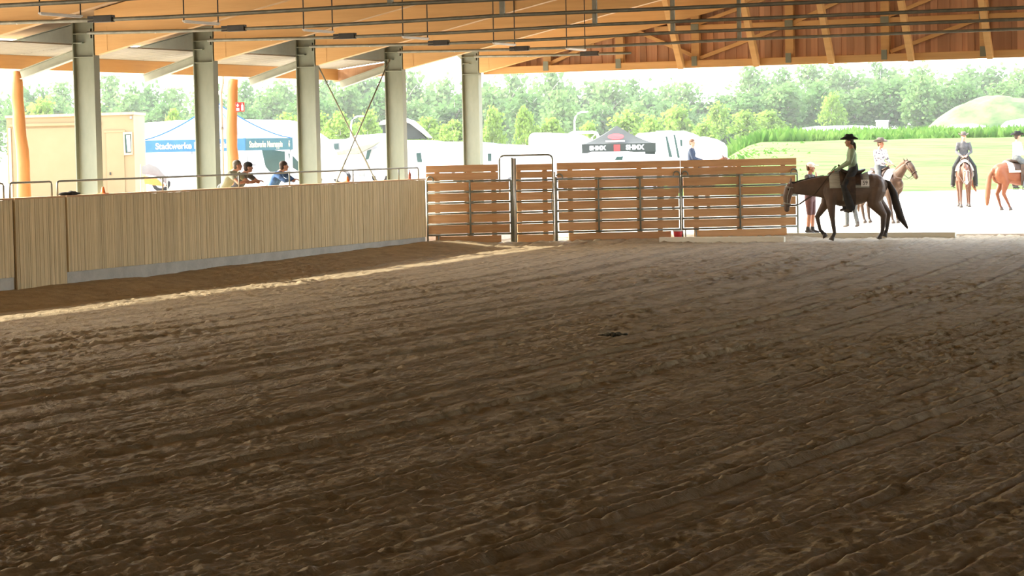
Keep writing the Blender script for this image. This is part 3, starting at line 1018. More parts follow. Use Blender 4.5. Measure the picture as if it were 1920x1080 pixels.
# small things on the wall top
for (yy, lab) in ((43.95, 'small orange cone on the wall top beside the leftmost column'), (55.0, 'small orange cone on the wall top between third and fourth column')):
    t = thing('marker_cone', lab, 'cone', (WALL_X - 0.11, yy, 1.9), 0, 'cones on the wall top')
    MB().lathe([(0.075, 0), (0.075, 0.012), (0.05, 0.014), (0.032, 0.10), (0.022, 0.135), (0.016, 0.14)], n=16).build('cone', M['orange'], t, True)
    MB().box((0, 0, 0.006), (0.17, 0.17, 0.012)).build('cone_base', M['orange'], t)
t = thing('bottle', 'small reddish bottle on the wall top near the fence', 'bottle', (WALL_X - 0.11, 58.55, 1.9))
MB().lathe([(0.034, 0), (0.036, 0.02), (0.036, 0.13), (0.014, 0.18), (0.014, 0.21), (0.012, 0.21)], n=14).build('bottle_body', mat('amber', (0.30, 0.07, 0.04), 0.3, (0.26, 0.06, 0.03), (4, 4, 4)), t, True)
MB().lathe([(0.016, 0.21), (0.016, 0.23), (0.010, 0.232)], n=12).build('bottle_cap', M['red'], t)
t = thing('cloth_bundle', 'dark folded cloth lying on the wall top left of the leftmost column', 'cloth', (WALL_X - 0.11, 42.75, 1.9))
b = MB()
rr = random.Random(8)
for k in range(9):
    b.ell((rr.uniform(-.03, .03), (k - 4) * 0.075, 0.03), (0.07, 0.07, (0.05 + 0.03 * rr.random()) * (1 - abs(k - 4) * 0.15)), 10, 6)
b.build('cloth', M['black_cloth'], t, remesh=0.015)


# ------------------------------------------------------------------ people
VOX = 0.011


def V(*a):
    return Vector(a)


def hand(b, wrist, dirv, side, curl=0.6):
    """palm and five fingers beyond the wrist, curling towards -z"""
    d = Vector(dirv).normalized()
    s = Vector((0, 1, 0)) if abs(d.y) < 0.8 else Vector((1, 0, 0))
    s = (s - d * s.dot(d)).normalized()
    n = d.cross(s)
    if n.z > 0:
        n = -n
    w = Vector(wrist)
    b.loft([tuple(w) + (0.026, 0.020), tuple(w + d * 0.045) + (0.040, 0.017), tuple(w + d * 0.085) + (0.040, 0.015)], 10, side=s)
    for k, ln in enumerate((0.062, 0.072, 0.068, 0.052)):
        r0 = w + d * 0.085 + s * (0.031 - 0.0207 * k)
        k1 = r0 + d * ln * 0.5 + n * ln * 0.25 * curl
        k2 = k1 + d * ln * 0.25 + n * ln * 0.55 * curl
        b.loft([tuple(r0) + (0.0105,), tuple(k1) + (0.010,), tuple(k2) + (0.009,)], 8, side=s)
    th = w + d * 0.025 + s * 0.030 * side
    b.loft([tuple(th) + (0.013,), tuple(th + d * 0.035 + s * 0.022 * side) + (0.011,), tuple(th + d * 0.06 + s * 0.022 * side + n * 0.02) + (0.010,)], 8, side=n)


def head_geo(b, c, look, k=1.0):
    """skull, jaw, nose, ears as one union; c = head centre, look = facing yaw in the local frame"""
    R = Matrix.Rotation(look, 3, 'Z')
    c = Vector(c)
    P = lambda x, y, z: c + R @ Vector((x * k, y * k, z * k))
    b.ell(P(-0.012, 0, 0.03), (0.098 * k, 0.077 * k, 0.092 * k), rot=R)
    b.ell(P(0.018, 0, -0.045), (0.068 * k, 0.058 * k, 0.075 * k), rot=R)
    b.ell(P(0.055, 0, -0.085), (0.030 * k, 0.030 * k, 0.026 * k), 10, 6, rot=R)
    b.ell(P(0.092, 0, -0.018), (0.020 * k, 0.014 * k, 0.026 * k), 8, 6, rot=R)
    for sg in (-1, 1):
        b.ell(P(-0.005, sg * 0.078, -0.012), (0.020 * k, 0.012 * k, 0.032 * k), 8, 6, rot=R)
    return P, R


def person(name, label, loc, rz, J, top, legs, hair='short', hair_mat='hair_dark', hat=None, hat_mat='felt', sleeve='long', leg_len='long', shoe='boot',
           extra_top=0.012, group=None, scale=1.0):
    """J: joints in local metres (x forward, y left, z up)"""
    t = thing(name, label, 'person', loc, rz, group)
    if scale != 1.0:
        t.scale = scale if isinstance(scale, tuple) else (scale,) * 3
    pel, che, nek, hed = J['pelvis'], J['chest'], J['neck'], J['head']
    look = J.get('look', 0.0)
    b = MB()
    P, R = head_geo(b, hed, look)
    b.loft([tuple(nek) + (0.056, 0.056), (hed[0] - 0.01, hed[1], hed[2] - 0.05, 0.052, 0.055)], 12)
    mid = tuple((Vector(pel) * 0.5 + Vector(che) * 0.5))
    tor = [(pel[0], pel[1], pel[2] - 0.03, 0.150, 0.105), tuple(pel) + (0.158, 0.112), mid + (0.138, 0.098), tuple(che) + (0.160, 0.115),
           tuple(Vector(che) * 0.45 + Vector(nek) * 0.55) + (0.140, 0.085), tuple(nek) + (0.075, 0.065)]
    b.loft(tor, 16)
    arms = {}
    for sg, s in ((1, 'l'), (-1, 'r')):
        sh, el, wr = Vector(J['sh_' + s]), Vector(J['el_' + s]), Vector(J['wr_' + s])
        arms[s] = (sh, el, wr)
        b.loft([tuple(Vector(che) * 0.4 + Vector(nek) * 0.6) + (0.06,), tuple(sh) + (0.056,), tuple(sh * 0.5 + el * 0.5) + (0.048,), tuple(el) + (0.040,), tuple(el * 0.6 + wr * 0.4) + (0.041,), tuple(wr) + (0.027,)], 10)
        hand(b, wr, J.get('hd_' + s, wr - el), -sg)
    lg = {}
    for sg, s in ((1, 'l'), (-1, 'r')):
        if ('kn_' + s) not in J:
            continue
        hp, kn, an, to = Vector(pel) + V(0, sg * 0.095, -0.03), Vector(J['kn_' + s]), Vector(J['an_' + s]), Vector(J['to_' + s])
        lg[s] = (hp, kn, an, to)
        b.loft([tuple(hp) + (0.092,), tuple(hp * 0.5 + kn * 0.5) + (0.078,), tuple(kn) + (0.056,), tuple(kn * 0.65 + an * 0.35) + (0.056,), tuple(an) + (0.038,)], 12)
        b.loft([tuple(an - (to - an).normalized() * 0.04 + V(0, 0, -0.035)) + (0.034, 0.032), tuple(an * 0.5 + to * 0.5 + V(0, 0, -0.01)) + (0.040, 0.030), tuple(to) + (0.038, 0.022)], 10)
    b.build('body', M['skin'], t, remesh=VOX)
    for sg in (-1, 1):
        MB().ell(P(0.082, sg * 0.032, 0.005), (0.008, 0.012, 0.008), 8, 6, rot=R).build('eye', M['eye'], t, True)
    MB().ell(P(0.083, 0, -0.058), (0.008, 0.024, 0.007), 8, 6, rot=R).build('mouth', M['lips'], t, True)
    # shirt
    e = extra_top
    b = MB()
    b.loft([(q[0], q[1], q[2], q[3] + e, q[4] + e) for q in tor[:-1]] + [tuple(Vector(nek) + V(0, 0, -0.015)) + (0.078, 0.070)], 16)
    for s in ('l', 'r'):
        sh, el, wr = arms[s]
        pts = [tuple(Vector(che) * 0.4 + Vector(nek) * 0.6) + (0.07,), tuple(sh) + (0.066 + e * 0.3,), tuple(sh * 0.5 + el * 0.5) + (0.060,)]
        if sleeve == 'long':
            pts += [tuple(el) + (0.053,), tuple(el * 0.15 + wr * 0.85) + (0.040,)]
        b.loft(pts, 12)
    b.build('shirt', M[top], t, remesh=0.014)
    if lg:
        b = MB()
        b.loft([(pel[0], pel[1], pel[2] + 0.08, 0.158, 0.114), tuple(pel) + (0.172, 0.126), (pel[0], pel[1], pel[2] - 0.06, 0.165, 0.118)], 16)
        for s in lg:
            hp, kn, an, to = lg[s]
            pts = [tuple(hp) + (0.106,), tuple(hp * 0.5 + kn * 0.5) + (0.092,), tuple(kn) + (0.071,)]
            if leg_len == 'long':
                pts += [tuple(kn * 0.5 + an * 0.5) + (0.070,), tuple(an) + (0.062,)]
            elif leg_len == 'chaps':
                pts += [tuple(kn * 0.5 + an * 0.5) + (0.085, 0.10), tuple(an) + (0.080, 0.11)]
            b.loft(pts, 12)
        b.build('trousers', M[legs], t, remesh=0.014)
        for s in lg:
            hp, kn, an, to = lg[s]
            b = MB()
            d = (to - an).normalized()
            b.loft([tuple(an + V(0, 0, 0.06)) + (0.056,), tuple(an + V(0, 0, -0.02)) + (0.052,)], 10)
            b.loft([tuple(an - d * 0.045 + V(0, 0, -0.035)) + (0.045, 0.040), tuple(an * 0.5 + to * 0.5 + V(0, 0, -0.01)) + (0.050, 0.042), tuple(to + V(0, 0, 0.004)) + (0.046, 0.030)], 10)
            b.build('boot' if shoe == 'boot' else 'shoe', M['boot'] if shoe == 'boot' else M[shoe], t, remesh=0.014)
    # hair
    if hair:
        b = MB()
        b.ell(P(-0.022, 0, 0.048), (0.104, 0.086, 0.086), rot=R)
        b.ell(P(-0.055, 0, -0.005), (0.062, 0.076, 0.085), rot=R)
        if hair == 'tail':
            b.loft([tuple(P(-0.09, 0, -0.01)) + (0.03,), tuple(P(-0.135, 0, -0.05)) + (0.04,), tuple(P(-0.15, 0, -0.14)) + (0.036,), tuple(P(-0.14, 0, -0.24)) + (0.016,)], 10)
        b.build('hair', M[hair_mat], t, remesh=0.014)
    if hat == 'cowboy':
        h = bpy.data.objects.new('hat', None)
        b = MB()
        n, vs, fs = 28, [], []
        for r_, z_, e_ in ((0.085, 0.055, 0), (0.13, 0.052, 0.2), (0.175, 0.058, 0.7), (0.205, 0.066, 1.0), (0.205, 0.078, 1.0), (0.175, 0.070, 0.7), (0.13, 0.064, 0.2), (0.085, 0.068, 0)):
            for k in range(n):
                a = 2 * math.pi * k / n
                vs.append(P(r_ * math.cos(a) * 1.08 - 0.01, r_ * math.sin(a) * 0.82, z_ + e_ * (0.055 * math.sin(a) ** 2 - 0.012 * math.cos(a) ** 2)))
        for i in range(7):
            for k in range(n):
                fs.append((i * n + k, i * n + (k + 1) % n, (i + 1) * n + (k + 1) % n, (i + 1) * n + k))
        b.add(vs, fs)
        brim = b.build('hat_brim', M[hat_mat], t, True)
        b = MB()
        prof = ((0.098, 0.05), (0.100, 0.09), (0.094, 0.14), (0.082, 0.168), (0.05, 0.172), (0.02, 0.160))
        vs, fs = [], []
        for r_, z_ in prof:
            for k in range(n):
                a = 2 * math.pi * k / n
                vs.append(P(r_ * math.cos(a) * 1.10 - 0.01, r_ * math.sin(a) * 0.86, z_ + (0.012 * abs(math.cos(a)) if z_ > 0.12 else 0) - (0.02 * (abs(math.sin(a)) < 0.4) if z_ > 0.165 else 0)))
        for i in range(len(prof) - 1):
            for k in range(n):
                fs.append((i * n + k, i * n + (k + 1) % n, (i + 1) * n + (k + 1) % n, (i + 1) * n + k))
        fs.append(tuple(range((len(prof) - 1) * n, len(prof) * n)))
        b.add(vs, fs)
        b.build('hat_crown', M[hat_mat], t, True)
        bpy.data.objects.remove(h)
    elif hat == 'cap':
        b = MB()
        b.ell(P(-0.012, 0, 0.055), (0.108, 0.090, 0.080), rot=R)
        b.build('cap_crown', M[hat_mat], t, True)
        b = MB()
        b.ell(P(0.12, 0, 0.055), (0.075, 0.070, 0.010), rot=R)
        b.build('cap_peak', M[hat_mat], t, True)
    return t


# ------------------------------------------------------------------ horses
def horse_mat(name, body, body2, points, z0, z1):
    m = mat(name, body, 0.55, body2, (2.5, 2.5, 2.5), spec=0.35)
    nt = m.node_tree
    b = nt.nodes['Principled BSDF']
    src = b.inputs['Base Color'].links[0].from_socket
    tc = nt.nodes.new('ShaderNodeTexCoord')
    sx = nt.nodes.new('ShaderNodeSeparateXYZ')
    mr = nt.nodes.new('ShaderNodeMapRange')
    mr.inputs['From Min'].default_value = z0
    mr.inputs['From Max'].default_value = z1
    mx = nt.nodes.new('ShaderNodeMixRGB')
    mx.inputs[1].default_value = (*points, 1)
    nt.links.new(tc.outputs['Object'], sx.inputs[0])
    nt.links.new(sx.outputs['Z'], mr.inputs['Value'])
    nt.links.new(mr.outputs[0], mx.inputs[0])
    nt.links.new(src, mx.inputs[2])
    nt.links.new(mx.outputs[0], b.inputs['Base Color'])
    return m


def mirror_y(nodes):
    return [(q[0], -q[1]) + tuple(q[2:]) for q in nodes]


TORSO = [(-0.80, 0, 1.22, 0.10, 0.14), (-0.70, 0, 1.24, 0.20, 0.22), (-0.52, 0, 1.25, 0.265, 0.27), (-0.25, 0, 1.16, 0.28, 0.31), (0.05, 0, 1.11, 0.295, 0.335),
         (0.30, 0, 1.12, 0.28, 0.34), (0.52, 0, 1.16, 0.235, 0.32), (0.70, 0, 1.17, 0.17, 0.22), (0.80, 0, 1.14, 0.10, 0.12)]


def horse(name, label, loc, rz, coat, dark, neck, head_pts, legs, tail, saddle_mat='leather', pad='pad_pale', pad_box=(-0.35, 0.62), number=None, scale=1.0, group='horses with riders', torso=TORSO, tack=True):
    """neck: nodes; head_pts: poll, cheek, muzzle (x, y, z); legs: four node lists; local x forward"""
    t = thing(name, label, 'horse', loc, rz, group)
    t.scale = scale if isinstance(scale, tuple) else (scale,) * 3
    b = MB()
    b.loft(torso, 18)
    b.ell((-0.55, 0, 1.33), (0.24, 0.20, 0.17))
    b.ell((0.42, 0, 1.40), (0.22, 0.09, 0.10))
    for sg in (-1, 1):
        b.ell((0.56, sg * 0.14, 1.10), (0.20, 0.12, 0.26))
        b.ell((-0.60, sg * 0.13, 1.14), (0.22, 0.15, 0.28))
    b.loft(neck, 14)
    poll, cheek, muz = [Vector(q) for q in head_pts]
    ax = (muz - poll).normalized()
    fwd = Vector((1, 0, 0))
    b.loft([tuple(poll) + (0.085, 0.10), tuple(poll * 0.55 + cheek * 0.45) + (0.095, 0.125), tuple(cheek) + (0.085, 0.115), tuple(cheek * 0.5 + muz * 0.5) + (0.062, 0.085),
            tuple(muz) + (0.060, 0.072)], 14)
    nrm = Vector((ax.z, 0, -ax.x))
    for sg in (-1, 1):
        e0 = poll + V(0, sg * 0.055, 0) - ax * 0.04
        b.loft([tuple(e0) + (0.030,), tuple(e0 - ax * 0.075 + V(0, sg * 0.012, 0.02)) + (0.028, 0.022), tuple(e0 - ax * 0.15 + V(0, sg * 0.01, 0.03)) + (0.008,)], 8)
    for lgs in legs:
        b.loft(lgs, 12)
    b.build('body', coat, t, remesh=0.016, smooth_iter=5)
    for lgs in legs:
        e = Vector(lgs[-1][:3])
        p = Vector(lgs[-2][:3])
        d = (e - p).normalized()
        hz = V(e.x, e.y, e.z)
        c = MB()
        R = Vector((0, 0, -1)).rotation_difference(V(d.x * 0.6, 0, min(d.z, -0.3)).normalized()).to_matrix()
        n, vs, fs = 14, [], []
        for r_, z_ in ((0.045, 0.03), (0.052, -0.01), (0.062, -0.065), (0.05, -0.066)):
            for k in range(n):
                a = 2 * math.pi * k / n
                vs.append(hz + R @ V(r_ * math.cos(a) * 1.1 + (0.012 if z_ < -0.03 else 0), r_ * math.sin(a), z_))
        for i in range(3):
            for k in range(n):
                fs.append((i * n + k, i * n + (k + 1) % n, (i + 1) * n + (k + 1) % n, (i + 1) * n + k))
        fs.append(tuple(range(n)))
        fs.append(tuple(range(3 * n, 4 * n)))
        c.add(vs, fs).build('hoof', M['hoof'], t, True)
    for sg in (-1, 1):
        MB().ell(poll * 0.68 + cheek * 0.32 + V(0, sg * 0.088, 0) + nrm * -0.03, (0.02, 0.012, 0.02), 8, 6).build('eye', M['eye'], t, True)
    b = MB()
    b.loft(tail, 12)
    b.build('tail', dark, t, remesh=0.016)
    b = MB()                                          # mane lies along the crest
    cr = []
    for q in neck:
        cr.append((q[0] - 0.02, q[1] - 0.045, q[2] + (q[4] if len(q) > 4 else q[3]) * 0.80, 0.035, 0.07))
    cr.append((poll.x, poll.y - 0.02, poll.z + 0.07, 0.035, 0.05))
    b.loft(cr[1:], 10)
    b.build('mane', dark, t, remesh=0.016)
    if not tack:
        return t
    def wrap(x0, x1, z_low, gap, m, nm, parent=t, th=0.018):
        b2 = MB()
        nx, na = 8, 17
        vs, fs = [], []
        def sect(x):
            for i in range(len(torso) - 1):
                a_, c_ = torso[i], torso[i + 1]
                if a_[0] <= x <= c_[0]:
                    f = (x - a_[0]) / (c_[0] - a_[0])
                    return [a_[k] * (1 - f) + c_[k] * f for k in range(5)]
            return torso[4]
        for lay in (0, 1):
            for i in range(nx + 1):
                x = x0 + (x1 - x0) * i / nx
                _, _, zc, ra, rb = sect(x)
                g = gap + th * lay
                amax = math.acos(max(-0.9, min(0.95, (z_low - zc) / (rb + g))))
                for k in range(na):
                    a = -amax + 2 * amax * k / (na - 1)
                    bulge = 0.09 * math.exp(-((x - 0.42) / 0.25) ** 2) * max(0, math.cos(a)) ** 3 + 0.05 * math.exp(-((x + 0.5) / 0.25) ** 2) * max(0, math.cos(a)) ** 3
                    vs.append((x, (ra + g + 0.015) * math.sin(a), zc + (rb + g + bulge) * math.cos(a)))
        o = (nx + 1) * na
        for i in range(nx):
            for k in range(na - 1):
                q = (i * na + k, i * na + k + 1, (i + 1) * na + k + 1, (i + 1) * na + k)
                fs.append(q)
                fs.append(tuple(o + z for z in q[::-1]))
            for k in (0, na - 1):
                fs.append((i * na + k, (i + 1) * na + k, o + (i + 1) * na + k, o + i * na + k))
        for i in (0, nx):
            for k in range(na - 1):
                fs.append((i * na + k, i * na + k + 1, o + i * na + k + 1, o + i * na + k))
        b2.add(vs, fs)
        return b2.build(nm, m, parent, True)
    padobj = wrap(pad_box[0], pad_box[1], 1.20, 0.012, M[pad], 'saddle_blanket')
    wrap(-0.22, 0.36, 1.27, 0.034, M[saddle_mat], 'saddle_skirt', th=0.02)
    b = MB()
    b.loft([(-0.30, 0, 1.60, 0.17, 0.03), (-0.20, 0, 1.56, 0.18, 0.05), (0.02, 0, 1.51, 0.16, 0.05), (0.20, 0, 1.56, 0.14, 0.05), (0.30, 0, 1.60, 0.10, 0.05)], 14)
    b.loft([(0.29, 0, 1.58, 0.03), (0.33, 0, 1.67, 0.025), (0.35, 0, 1.71, 0.032)], 10)
    b.build('saddle_seat', M[saddle_mat], t, remesh=0.014)
    for sg in (-1, 1):
        b = MB()
        b.prism([(-0.02, 0.78), (0.20, 0.78), (0.24, 1.02), (0.20, 1.45), (-0.02, 1.45), (-0.03, 1.02)], sg * 0.315, sg * 0.335)
        b.build('fender', M[saddle_mat], t)
        b = MB()
        b.tube([(0.03, sg * 0.33, 0.80), (0.02, sg * 0.33, 0.66), (0.19, sg * 0.33, 0.66), (0.17, sg * 0.33, 0.80)], 0.014, 8)
        b.box((0.105, sg * 0.33, 0.655), (0.17, 0.10, 0.018))
        b.build('stirrup', M[saddle_mat], t, True)
    b = MB()
    b.tube([(0.28, 0.30 * math.sin(a), 1.15 - 0.325 * math.cos(a)) for a in [math.pi * k / 8 * 1.1 - 0.55 * math.pi for k in range(9)]], 0.022, 6)
    b.build('girth', M['pad_pale'], t, True)
    # bridle and reins
    b = MB()
    def collar(p, ax_, ra, rb, r=0.012):
        s = V(0, 1, 0)
        u = ax_.cross(s).normalized()
        b.tube([p + s * ra * math.cos(2 * math.pi * k / 14) + u * rb * math.sin(2 * math.pi * k / 14) for k in range(15)], r, 6)
    collar(poll * 0.9 + cheek * 0.1, ax, 0.096, 0.122)
    collar(cheek * 0.45 + muz * 0.55, ax, 0.074, 0.096)
    for sg in (-1, 1):
        b.tube([poll * 0.9 + cheek * 0.1 + V(0, sg * 0.097, 0), cheek + V(0, sg * 0.092, 0), cheek * 0.45 + muz * 0.55 + V(0, sg * 0.074, 0)], 0.011, 6)
    b.build('bridle', M['pad_pale'] if pad == 'pad_pale' else M['leather'], t, True)
    b = MB()
    mz = cheek * 0.3 + muz * 0.7
    for sg in (-1, 1):
        st = mz + V(0, sg * 0.075, -0.02)
        en = V(0.42, sg * 0.10, 1.70)
        b.tube([st, st * 0.75 + en * 0.25 + V(0, 0, -0.18), st * 0.45 + en * 0.55 + V(0, sg * 0.12, -0.22), en], 0.011, 6)
    b.build('rein', M['leather'], t, True)
    if number:
        for sg in (-1, 1):
            b = MB()
            b.box((-0.27, sg * 0.330, 1.305), (0.21, 0.008, 0.15))
            card = b.build('number_card', M['number'], padobj)
            n_ = text_mesh(number, 0.13, M['black_cloth'], 'number_print')
            n_.parent = padobj
            n_.location = (-0.27, sg * 0.338, 1.305)
            n_.rotation_euler = (math.pi / 2, 0, math.pi if sg > 0 else 0)
    return t


def text_mesh(s, size, m, name='lettering', extrude=0.003, bold=0.0):
    cu = bpy.data.curves.new(name, 'FONT')
    cu.body = s
    cu.size = size
    cu.align_x = 'CENTER'
    cu.align_y = 'CENTER'
    cu.extrude = extrude
    cu.offset = bold
    o = bpy.data.objects.new(name, cu)
    COL.objects.link(o)
    dg = bpy.context.evaluated_depsgraph_get()
    me = bpy.data.meshes.new_from_object(o.evaluated_get(dg))
    bpy.data.objects.remove(o)
    me.materials.clear()
    me.materials.append(m)
    o = bpy.data.objects.new(name, me)
    COL.objects.link(o)
    return o


def leg_f(x, y, k=0.0, up=0.0):
    s = 1 if y > 0 else -1
    return [(0.52, y * 0.9, 1.05, 0.13, 0.15), (0.48 + k * 0.2, y, 0.82, 0.085, 0.10), (x * 0.5 + 0.24 + k, y, 0.50 + up * 0.5, 0.052, 0.055), (x + k * 0.3, y, 0.18 + up, 0.037, 0.038), (x + 0.03 - up * 0.4, y, 0.085 + up, 0.038, 0.040)]


def leg_h(x, y, up=0.0):
    return [(-0.58, y * 0.85, 1.12, 0.16, 0.20), (-0.46, y, 0.86, 0.115, 0.13), (x * 0.5 - 0.36, y, 0.54 + up * 0.5, 0.060, 0.070), (x, y, 0.19 + up, 0.039, 0.040), (x + 0.04, y, 0.085 + up, 0.040, 0.042)]


STD_TAIL = [(-0.82, 0, 1.28, 0.05), (-0.92, 0, 1.15, 0.07, 0.06), (-0.96, 0, 0.85, 0.08, 0.07), (-0.95, 0, 0.55, 0.07, 0.06), (-0.93, 0, 0.36, 0.03, 0.03)]


def rider_joints(lean=0.0, look=0.0, arm=0.0, hand_z=1.72, hand_x=0.38):
    z = 1.66
    return dict(pelvis=(-0.02, 0, z), chest=(0.0 + lean, 0, z + 0.33), neck=(0.01 + lean, 0, z + 0.50), head=(0.03 + lean, 0, z + 0.65), look=look,
                sh_l=(0.0 + lean, 0.185, z + 0.43), el_l=(0.06 + lean, 0.24, z + 0.16), wr_l=(hand_x, 0.07, hand_z), hd_l=(0.9, -0.3, -0.2),
                sh_r=(0.0 + lean, -0.185, z + 0.43), el_r=(0.06 + lean, -0.24, z + 0.16), wr_r=(hand_x - 0.03, -0.08, hand_z - 0.02), hd_r=(0.9, 0.3, -0.2),
                kn_l=(0.28, 0.33, 1.33), an_l=(0.10, 0.37, 0.76), to_l=(0.25, 0.40, 0.70), kn_r=(0.28, -0.33, 1.33), an_r=(0.10, -0.37, 0.76), to_r=(0.25, -0.40, 0.70))


def ground_at(p):
    return float(base_ground(np.array([p.x]), np.array([p.y]))[0]) if p.y < 65.6 else float(terrain(p.x, p.y))


CAMRZ = YAW                                          # heading of the camera's right-hand direction
# -- the dark horse walking left inside the gable, head low
bay = horse_mat('dark_bay_coat', (0.10, 0.066, 0.046), (0.15, 0.10, 0.07), (0.035, 0.026, 0.02), 0.25, 0.80)
blackhair = mat('black_horse_hair', (0.015, 0.012, 0.010), 0.7, (0.035, 0.025, 0.018), (30, 30, 3))
hl = Vector((-17.08, 62.81, 0.095))
neck1 = [(0.50, 0, 1.22, 0.16, 0.29), (0.75, 0, 1.23, 0.13, 0.26), (1.05, 0, 1.23, 0.105, 0.205), (1.32, 0, 1.215, 0.09, 0.16), (1.50, 0, 1.20, 0.085, 0.12)]
head1 = ((1.60, 0, 1.26), (1.68, 0, 1.03), (1.69, 0, 0.74))
legs1 = [[(0.55, 0.13, 1.05, 0.12, 0.15), (0.58, 0.15, 0.80, 0.085, 0.095), (0.545, 0.15, 0.50, 0.052, 0.055), (0.50, 0.15, 0.19, 0.038, 0.04), (0.56, 0.15, 0.085, 0.040, 0.042)],
         [(0.60, -0.13, 1.05, 0.12, 0.15), (0.70, -0.15, 0.82, 0.085, 0.095), (0.90, -0.15, 0.55, 0.052, 0.055), (0.83, -0.15, 0.26, 0.037, 0.038), (0.72, -0.15, 0.15, 0.038, 0.04)],
         [(-0.58, 0.12, 1.12, 0.16, 0.21), (-0.52, 0.15, 0.84, 0.12, 0.15), (-0.76, 0.15, 0.56, 0.062, 0.075), (-0.72, 0.15, 0.19, 0.040, 0.042), (-0.66, 0.15, 0.085, 0.042, 0.044)],
         [(-0.60, -0.12, 1.12, 0.16, 0.21), (-0.66, -0.15, 0.84, 0.11, 0.14), (-0.93, -0.15, 0.60, 0.060, 0.072), (-0.88, -0.15, 0.24, 0.038, 0.040), (-0.84, -0.15, 0.135, 0.040, 0.042)]]
legs1 = [[(x_, y_, z_, a_ * 1.14, c_ * 1.22) for (x_, y_, z_, a_, c_) in L1] for L1 in legs1]
tail1 = [(-0.80, 0, 1.33, 0.05), (-0.92, 0, 1.28, 0.065, 0.07), (-1.04, 0.02, 1.05, 0.08, 0.10), (-1.12, 0.03, 0.75, 0.085, 0.11), (-1.22, 0.04, 0.50, 0.07, 0.09), (-1.38, 0.05, 0.26, 0.02, 0.03)]
horse('horse', 'dark bay horse walking left beside the fence end, head low', hl, math.pi + CAMRZ, bay, blackhair, neck1, head1, legs1, tail1, pad='pad_pale', number='59', pad_box=(-0.38, 0.62), scale=(1.0, 1.05, 1.13))
J = rider_joints(0.02, 0.0, hand_z=1.60, hand_x=0.50)
J['head'] = (0.08, 0, 2.29)
J['kn_l'] = (0.27, 0.34, 1.28)
J['kn_r'] = (0.27, -0.34, 1.28)
person('person', 'rider in black hat and sage green shirt on the dark bay horse', hl, math.pi + CAMRZ, J, 'green_shirt', 'black_cloth', 'tail', 'hair_dark', 'cowboy', 'felt', leg_len='chaps', group='riders', scale=(1.04, 1.06, 1.105))

# -- light brown horse facing right behind it
p = at(1652, 412, 73.0)
dun = horse_mat('dun_coat', (0.05, 0.026, 0.013), (0.075, 0.042, 0.023), (0.04, 0.024, 0.015), 0.2, 0.7)
dunhair = mat('dun_hair', (0.09, 0.055, 0.032), 0.7, (0.13, 0.08, 0.05), (30, 30, 3))
neck2 = [(0.50, 0, 1.25, 0.15, 0.25), (0.72, 0, 1.42, 0.11, 0.19), (0.90, 0, 1.58, 0.09, 0.15), (1.02, 0, 1.68, 0.08, 0.11)]
head2 = ((1.10, 0, 1.74), (1.28, 0, 1.58), (1.45, 0, 1.34))
legsS = [leg_f(0.50, 0.15), leg_f(0.62, -0.15), leg_h(-0.66, 0.15), leg_h(-0.56, -0.15)]
rz2 = CAMRZ - 0.95
p.z = ground_at(p)
horse('horse', 'light brown horse facing right with white pad, behind the dark horse', p, rz2, dun, dunhair, neck2, head2, legsS, STD_TAIL, pad='pad_white')
person('person', 'rider in dark hat and black and white patterned shirt', p, rz2, rider_joints(0.0, 0.25, hand_z=1.74), 'pattern_shirt', 'jeans', 'short', 'hair_brown', 'cowboy', 'grey_felt', group='riders')
# -- chestnut horse facing the camera
p = at(1808, 388, 83.0)
p.z = ground_at(p)
chest = horse_mat('chestnut_coat', (0.07, 0.025, 0.010), (0.10, 0.038, 0.015), (0.075, 0.03, 0.014), 0.2, 0.6)
chesthair = mat('chestnut_hair', (0.12, 0.045, 0.018), 0.7, (0.16, 0.06, 0.025), (30, 30, 3))
neck3 = [(0.50, 0, 1.22, 0.16, 0.25), (0.75, 0, 1.25, 0.12, 0.20), (1.00, 0, 1.23, 0.10, 0.16), (1.18, 0, 1.20, 0.085, 0.12)]
head3 = ((1.28, 0, 1.22), (1.36, 0, 1.0), (1.38, 0, 0.72))
rz3 = CAMRZ - math.pi / 2 - 0.12
hh = horse('horse', 'chestnut horse with white blaze walking towards the camera', p, rz3, chest, chesthair, neck3, head3, [leg_f(0.42, 0.14), leg_f(0.66, -0.14), leg_h(-0.66, 0.15), leg_h(-0.50, -0.15)],
      [(-0.82, 0, 1.28, 0.05), (-0.95, 0.15, 1.05, 0.07, 0.06), (-1.0, 0.35, 0.75, 0.08, 0.07), (-1.0, 0.45, 0.5, 0.03)])
MB().loft([(1.40, 0, 1.20, 0.02, 0.02), (1.465, 0, 1.0, 0.028, 0.02), (1.46, 0, 0.80, 0.03, 0.02)], 8).build('blaze', M['pad_white'], hh, True)
person('person', 'rider in dark shirt and black hat facing the camera on the chestnut', p, rz3, rider_joints(0.0, 0.1, hand_z=1.70), 'dark_shirt', 'black_cloth', 'short', 'hair_brown', 'cowboy', 'grey_felt', leg_len='chaps', group='riders')
